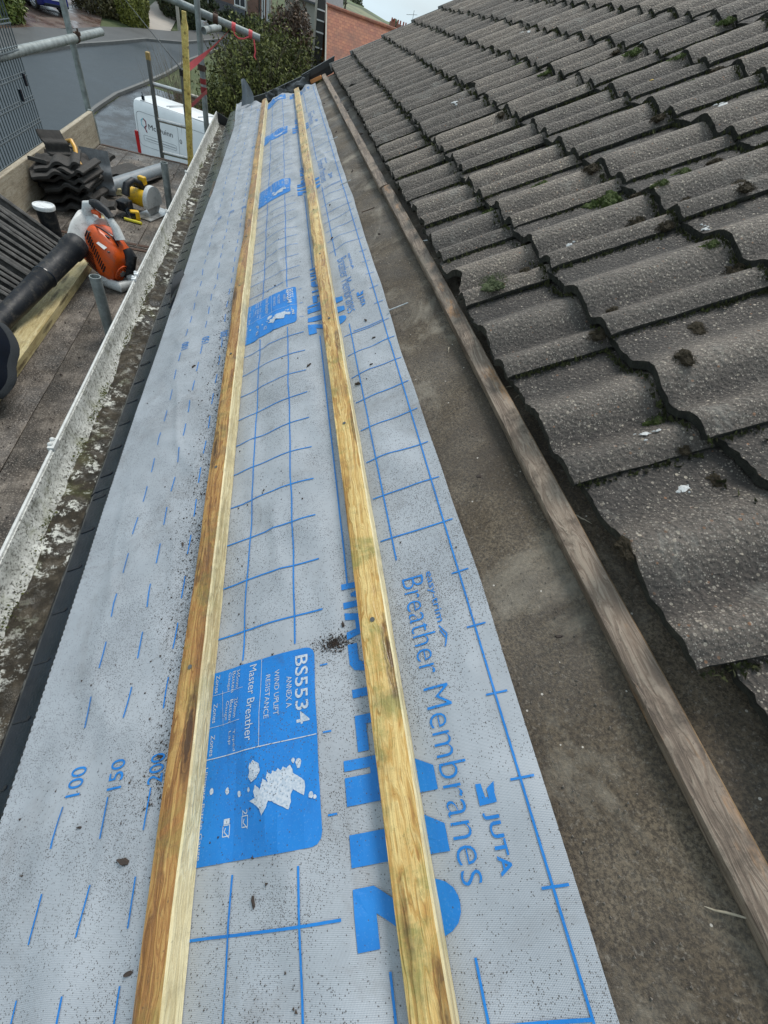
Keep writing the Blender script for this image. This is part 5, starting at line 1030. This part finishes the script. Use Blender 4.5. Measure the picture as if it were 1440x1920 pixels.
h1 = house_('brown brick house with slate porch roofs across the road', -3.4, 59); h1['wallmat'] = 'brown_brick'; wallbox(h1, -9.5, -.7, 55, 63, -4.6, 2.2, 'brown_brick'); gable_roof(h1, -9.5, -.7, 55, 63, 2.2, 5.2, 'slate_roof')
window(h1, -6.15, -5.15, -3.25, -2.35, 55); window(h1, -3.6, -2.7, -2.35, -1.2, 55); window(h1, -1.42, -1.18, -2.6, -1.2, 55, 0); window(h1, -1.02, -.82, -2.6, -1.2, 55, 0); window(h1, -6.1, -5.1, -.4, .9, 55); window(h1, -3.6, -2.6, -.4, .9, 55); window(h1, -1.8, -1., -.4, .9, 55)
for x0, x1, z0, z1, dy in ((-5.1, -2.75, -3.05, -2.35, 1.6), (-1.5, -.72, -3.0, -2.55, .8)):
    m = M(); m.prism([(x0, 55 - dy, z0), (x0, 54.99, z1), (x0, 54.99, z1 - .14), (x0, 55 - dy, z0 - .12)], (x1 - x0, 0, 0)); obj('porch_roof', m, 'slate_roof', h1)
    m = M(); m.box(((x0 + x1) / 2, 55 - dy / 2, z0 - .7), (x1 - x0 - .3, dy - .3, 1.2)); obj('porch_wall', m, 'buff_brick', h1)
for x in (-2.62, -1.62): m = M(); m.tube([(x, 54.92, -4.2), (x, 54.92, 2.)], .05, 8); obj('downpipe', m, 'black_trim' if x > -2 else 'stone_trim', h1, True)
m = M(); m.box((-.72, 54.94, -2.), (.12, .12, 5.0)); obj('quoin', m, 'stone_trim', h1)
h2 = house_('grey slate house half hidden behind the russet hedge', 3.4, 70); h2['wallmat'] = 'render_wall'; wallbox(h2, .6, 6., 66, 73, -3.6, -.7, 'render_wall'); gable_roof(h2, .6, 6., 66, 73, -.7, 2.4, 'slate_roof'); m = M(); m.box((2.2, 69.4, 2.6), (.7, .7, 1.6)); obj('chimney', m, 'render_wall', h2)
h3 = house_('low house with a brick-red tiled roof beyond the verge', 6., 32); h3['wallmat'] = 'red_brick'; wallbox(h3, 2.12, 11.9, 25.4, 30.6, -6.2, -2.25, 'red_brick')
m = M(); m.prism([(1.95, 24.9, -2.55), (1.97, 28., -.31), (1.97, 31.1, -2.55), (1.97, 31.1, -2.7), (1.97, 28., -.46), (1.95, 24.9, -2.7)], (10.2, 0, .03)); r3 = obj('roof', m, 'red_roof_tile', h3); m = M(); m.tube([(1.95, 28, -.30), (12.15, 28, -.27)], .075, 8); obj('ridge', m, 'red_roof_tile', r3, True)
m = M(); m.prism([(2.14, 25.5, -2.75), (2.14, 30.5, -2.75), (2.14, 28, -.7)], (.2, 0, 0)); obj('gable', m, 'red_brick', h3); m = M(); m.tube([(1.955, 24.88, -2.53), (1.955, 27.98, -.28)], .035, 6); obj('verge', m, 'stone_trim', h3, True)
t = thing('stair_tower', 'narrow dark clad wall with white bands beside the red roof', 'building', (1.75, 28.6, G(0, 28.6)))
m = M(); m.box((1.78, 28.9, -2.4), (.34, .9, 6.2)); obj('wall', m, 'dark_cladding', t); m = M(); m.box((1.555, 28.42, -2.4), (.09, .12, 6.2)); obj('corner_post', m, 'stone_trim', t)
for z in (.25, -.16, -.50, -.80, -1.15, -1.62, -2.25, -2.9): m = M(); m.box((1.78, 28.43, z), (.34, .05, .045)); obj('band', m, 'white_paint', t)
h4 = house_('distant house with red clay chimney pots on the skyline', 15.6, 82); wallbox(h4, 13., 19.5, 80, 86, -2.5, -1.6, 'red_brick'); h4['wallmat'] = 'red_brick'; gable_roof(h4, 13., 19.5, 80, 86, -1.6, -.75, 'red_roof_tile', .2)
for x in (14.5, 15.35, 16.1):
    m = M(); m.box((x, 82.6, -.62), (.6, .7, .75)); c = obj('chimney', m, 'red_brick', h4)
    for dx in (-.16, .16): m = M(); m.tube([(x + dx, 82.6, -.25), (x + dx, 82.6, .1)], [.11, .085], 8); obj('chimney_pot', m, 'clay_pot', c, True)
t = thing('aerial', 'thin rooftop television aerial against the pale sky', 'aerial', (16.8, 81.5, -1)); m = M(); m.tube([(16.8, 81.5, -1.2), (16.8, 81.5, 1.3)], .025, 6); obj('mast', m, 'dark_steel', t); m = M(); m.tube([(15.9, 81.5, .75), (17.3, 81.5, 1.05)], .02, 6)
for i in range(8): x = 16. + .16 * i; m.tube([(x, 81.2, .77 + .034 * i), (x, 81.8, .77 + .034 * i)], .012, 5)
obj('boom', m, 'dark_steel', t)
# hill
def hz_(x, y):
    k = max(0, min(1, (y - 140) / 210)); k = k * k * (3 - 2 * k); top = 6.4 - .155 * x if x < 60 else -2.9 - .02 * (x - 60); top = min(top, 26)
    return -4 + k * (top + 4) + k * (1.6 * nz1(x * .02, y * .02) + .5 * nz1(x * .08, y * .05))
m = M(); m.grid(lambda x, y: (x, y, hz_(x, y)), lin(-260, 320, 90), [110, 140, 165, 190, 215, 240, 265, 290, 315, 340, 360, 420, 520]); struct('hill', m, 'hill_fields', True)
m = M(); rnd = random.Random(44)
for i in range(90):
    x = rnd.uniform(-20, 110); y = rnd.uniform(200, 352); 
    if nz1(x * .05, y * .05, 3) < -.05: continue
    r = rnd.uniform(.8, 2.2); rr = random.Random(i)
    for j in range(60):
        d = Vector((rr.gauss(0, 1), rr.gauss(0, 1), rr.gauss(0, 1))).normalized() * r * rr.uniform(.4, 1); p = Vector((x, y, hz_(x, y) + r * .7)) + d; a = Vector((rr.gauss(0, 1), rr.gauss(0, 1), rr.gauss(0, 1))).normalized() * .5; b = a.orthogonal() * .7; m.add([p - a, p - b, p + a, p + b], [(0, 1, 2, 3)])
stuff(obj('far_woods', m, 'dark_leaf'), 'scattered hedges and copses on the far green hillside', 'woods')
# garden gate posts by the path
m = M(); m.box((-7.15, 48.6, G(0, 48.6) + .75), (.2, .2, 1.5)); m.box((-7.15, 48.6, G(0, 48.6) + 1.54), (.26, .26, .08)); tag(obj('gate_post', m, 'stone_trim', None), 'square stone gate post at the end of the garden path', 'gate post')
t = thing('low_wall', 'low dark brick garden wall behind the twiggy bush', 'wall', (-3.2, 31, G(0, 31))); m = M(); m.box((-3.6, 31, G(0, 31) + .3), (3., .22, .8)); obj('brickwork', m, 'brown_brick', t); m = M(); m.box((-3.6, 31, G(0, 31) + .73), (3.1, .28, .06)); obj('coping', m, 'stone_trim', t)
# ------------------------------------------------------------------ vehicles
def wheel(parent, c, r, w, ax=Vector((0, 1, 0))):
    m = M(); c = Vector(c); m.loft([[c + Vector((q * math.cos(a), y, q * math.sin(a))) for a in [6.283 * j / 28 for j in range(28)]] for q, y in ((r * .68, -w / 2), (r * .93, -w / 2), (r, -w / 2 + .03), (r, w / 2 - .03), (r * .93, w / 2), (r * .68, w / 2))], 0, False); t = obj('wheel', m, 'tyre_rubber', parent, True, True)
    m = M(); 
    for s in (-1, 1):
        m.loft([[c + Vector((q * math.cos(a), s * y, q * math.sin(a))) for a in [6.283 * j / 28 for j in range(28)]] for q, y in ((r * .70, w / 2 - .004), (r * .66, w / 2 + .004), (r * .62, w / 2 - .03))], 0, False)
        for k in range(10): a = 6.283 * k / 10; m.tube([c + Vector((r * .1 * math.cos(a), s * (w / 2 - .01), r * .1 * math.sin(a))), c + Vector((r * .64 * math.cos(a), s * (w / 2 - .012), r * .64 * math.sin(a)))], r * .055, 6)
        m.tube([c + Vector((0, s * (w / 2 - .03), 0)), c + Vector((0, s * w / 2, 0))], r * .16, 12)
    obj('rim', m, 'alloy', t, True, True)
    m = M(); m.tube([c + Vector((0, -w / 2 + .06, 0)), c + Vector((0, w / 2 - .06, 0))], r * .66, 20); obj('hub', m, 'black_plastic', t, True, True)
def car(label, x, y, rz, paint):
    slope = 0.; t = thing('parked_car', label, 'car', (x, y, G(x, y) + .03), (0, 0, rz)); L, W = 4.3, 1.78; m = M(); sec = []
    for q, lo, hi, wd in ((-2.15, .45, .62, .70), (-2.08, .3, .74, .80), (-1.7, .22, .86, .87), (-.9, .2, .95, .89), (.6, .2, .98, .89), (1.5, .2, 1.0, .88), (1.95, .28, .98, .85), (2.12, .38, .9, .78)):
        sec.append([(q, -wd, lo + .06), (q, -wd * .96, lo), (q, wd * .96, lo), (q, wd, lo + .06), (q, wd * 1.0, (lo + hi) / 2 + .08), (q, wd * .95, hi - .03), (q, wd * .88, hi), (q, -wd * .88, hi), (q, -wd * .95, hi - .03), (q, -wd, (lo + hi) / 2 + .08)])
    m.loft(sec); obj('body', m, paint, t, True, True); m = M(); sec = []
    for q, hi, wd in ((-1.05, .95, .80), (-.35, 1.36, .66), (.2, 1.44, .64), (1.0, 1.40, .64), (1.75, 1.0, .76)): sec.append([(q, -wd if hi < 1.1 else -.82, .93), (q, wd if hi < 1.1 else .82, .93), (q, wd, hi - .04), (q, wd * .93, hi), (q, -wd * .93, hi), (q, -wd, hi - .04)])
    m.loft(sec); obj('cabin', m, 'window_glass', t, True, True); m = M(); m.loft([[(q, -.6, h - .02), (q, -.5, h + .012), (q, .5, h + .012), (q, .6, h - .02), (q, .5, h - .01), (q, -.5, h - .01)] for q, h in ((-.3, 1.39), (.2, 1.45), (1., 1.41))]); obj('roof', m, paint, t, True, True)
    for s in (-1, 1):
        for q in (-.98, .28, 1.02, ): m = M(); m.tube([(q + (.35 if q < -.5 else (.02 if q < .5 else .12)), s * .66, 1.4), (q, s * .84, .95)], .035, 6); obj('pillar', m, paint, t, True, True)
        m = M(); m.box((2.02, s * .66, .84), (.16, .26, .18)); obj('tail_light', m, 'red_lens', t, False, True, .03); m = M(); m.box((-2.02, s * .62, .66), (.16, .3, .12)); obj('headlight', m, 'window_glass', t, False, True, .03)
        for q in (-1.32, 1.3): wheel(t, (q, s * .80, .32), .325, .2)
        m = M(); m.box((-.02, s * .885, .24), (2.0, .03, .06)); obj('sill', m, 'black_plastic', t, False, True)
    m = M(); m.box((2.13, 0, .62), (.03, .52, .12)); obj('number_plate', m, 'white_paint', t, False, True); m = M(); m.box((2.1, 0, .36), (.12, 1.5, .1)); obj('bumper', m, 'black_plastic', t, False, True, .02)
    return t
car('dark blue hatchback parked on the wet brick driveway', -14.75, 43.2, R(-36), 'blue_paint'); car('red car parked behind the yellow-green conifer bush', -11.3, 51.5, R(-60), 'red_paint')
VZ = G(0, 20.5) + .02
van = thing('panel_van', 'white panel van with maroon lettering parked beside the house', 'van', (-4.83, 20.5, VZ), (0, 0, math.atan2(-.332, .943))); L, W, H = 5.6, 1.75, 2.66; m = M(); sec = []
def vsec(q, lo, hi, inset=0.):
    k = .14; r = [(q, inset, lo), (q, inset - .02, lo + .35), (q, inset, hi * .52), (q, inset + k * .45, hi - .30), (q, inset + k * .75, hi - .14), (q, inset + k * 1.25, hi - .045), (q, inset + k * 2.2, hi), (q, W / 2, hi + .012)]
    return r + [(q, W - p[1], p[2]) for p in r[::-1][1:]]
for q, lo, hi, i in ((0, .42, 2.52, .05), (.03, .36, 2.62, .015), (.12, .34, 2.66, 0), (1.5, .34, 2.68, 0), (3.4, .34, 2.66, 0), (3.9, .34, 2.58, .01), (4.6, .34, 1.72, .03), (5.2, .36, 1.3, .05), (5.55, .4, .95, .12), (5.62, .45, .8, .2)): sec.append(vsec(q, lo, hi, i))
m.loft(sec); obj('body', m, 'white_van_paint', van, True, True, sharp=32)
def side(x, z): 
    hi = 2.66; k = .14; a = (z - hi * .52) / (hi - .30 - hi * .52); return k * .45 * max(0, min(1, a))
def on_side(pts, lift=.006): return [(x, side(x, z) - lift, z) for x, z in pts]
m = M(); rr = lambda x0, x1, z0, z1, r: [(a, b) for a, b in rrect(x0, x1, z0, z1, r)]
def outline(x0, x1, z0, z1, r, t=.007): q = on_side(rr(x0, x1, z0, z1, r), .002); m.tube(q + [q[0]], t, 6)
outline(.10, 1.56, 1.45, 2.36, .14); outline(1.85, 3.2, 1.45, 2.36, .14); obj('panel_recess', m, 'grey_line', van, True, True)
m = M(); outline(.28, 1.45, 1.62, 1.76, .03, .007); m.tube(on_side([(.36, 1.69), (1.42, 1.69)], .004), .013, 6); m.tube(on_side([(1.7, .5), (1.7, 2.4)], .002), .006, 6); m.tube(on_side([(3.4, .5), (3.4, 2.4)], .002), .006, 6); m.tube([(.15, .115, 2.50), (3.6, .115, 2.5)], .008, 6); obj('door_line', m, 'grey_line', van, True, True)
m = M(); m.tube([(.25, .2, 2.625), (3.3, .2, 2.645)], .016, 6); m.tube([(.25, W - .2, 2.625), (3.3, W - .2, 2.645)], .016, 6); obj('roof_rail', m, 'grey_line', van, True, True)
for q in (1.1, 1.2, 2.2): m = M(); m.tube([(q, .35, 2.685), (q + .25, W - .35, 2.69)], .014, 6); obj('roof_rib', m, 'grey_line', van, True, True)
m = M(); m.box((.34, .25, 2.71), (.08, .06, .11)); m.tube([(.34, .25, 2.75), (.32, .25, 2.84)], .012, 6); obj('aerial', m, 'black_plastic', van, False, True)
for y in (.05, W - .05): m = M(); m.box((.03, y, 1.5), (.12, .14, .62)); obj('tail_light', m, 'red_lens', van, False, True, .02)
m = M(); m.box((-.02, W / 2, .48), (.14, W * .96, .2)); obj('bumper', m, 'grey_plastic', van, False, True, .03); m = M(); m.box((-.012, W / 2, 1.75), (.02, W * .74, .6)); obj('rear_window', m, 'window_glass', van, False, True); m = M(); m.box((.0, .0, 1.62), (.03, .03, .06)); obj('hinge', m, 'black_plastic', van, False, True)
m = M(); m.prism([(3.75, .06, 1.35), (4.35, .075, 1.35), (3.98, .1, 2.2), (3.75, .09, 2.2)], (0, -.04, 0)); obj('side_window', m, 'window_glass', van, False, True); m = M(); m.prism([(3.98, .22, 2.50), (4.60, .2, 1.70), (4.60, W - .2, 1.70), (3.98, W - .22, 2.5)], (.05, 0, .06)); obj('windscreen', m, 'window_glass', van, False, True)
for q in (.95, 4.55):
    for y in (.16, W - .16): wheel(van, (q, y, .33), .335, .22)
def side_text(body, x0, x1, z0, z1, bold, mt):
    vs, fs = text_mesh(body, bold); xs = [p[0] for p in vs]; yy = [p[1] for p in vs]; a, b, c, d = min(xs), max(xs), min(yy), max(yy); mm = M(); mm.add(on_side([(x0 + (x - a) / (b - a) * (x1 - x0), z0 + (y - c) / (d - c) * (z1 - z0)) for x, y in vs], .008), fs); obj('lettering', mm, mt, van, False, True)
side_text('McQuinn', .50, 1.36, 1.93, 2.10, .0, 'black_print'); side_text('0', 1.60, 1.68, 1.86, 1.98, .0, 'black_print')
def hexa(a0, a1, mt, dx=0, dz=0):
    mm = M(); cx, cz = .34 + dx, 2.08 + dz; hx = lambda r, k: (cx + r * math.cos(R(90 + 60 * k)) * .8, cz + r * math.sin(R(90 + 60 * k)) * 1.05)
    for k in range(a0, a1): mm.add(on_side([hx(.135, k), hx(.135, k + 1), hx(.095, k + 1), hx(.095, k)], .009), [(0, 1, 2, 3)])
    if mt == 'maroon_print': mm.add(on_side([(cx + .0, cz - .09), (cx + .05, cz - .12), (cx + .10, cz - .24), (cx + .05, cz - .22)], .010), [(0, 1, 2, 3)])
    obj('logo', mm, mt, van, False, True)
hexa(0, 3, 'pale_blue_print'); hexa(3, 6, 'maroon_print')
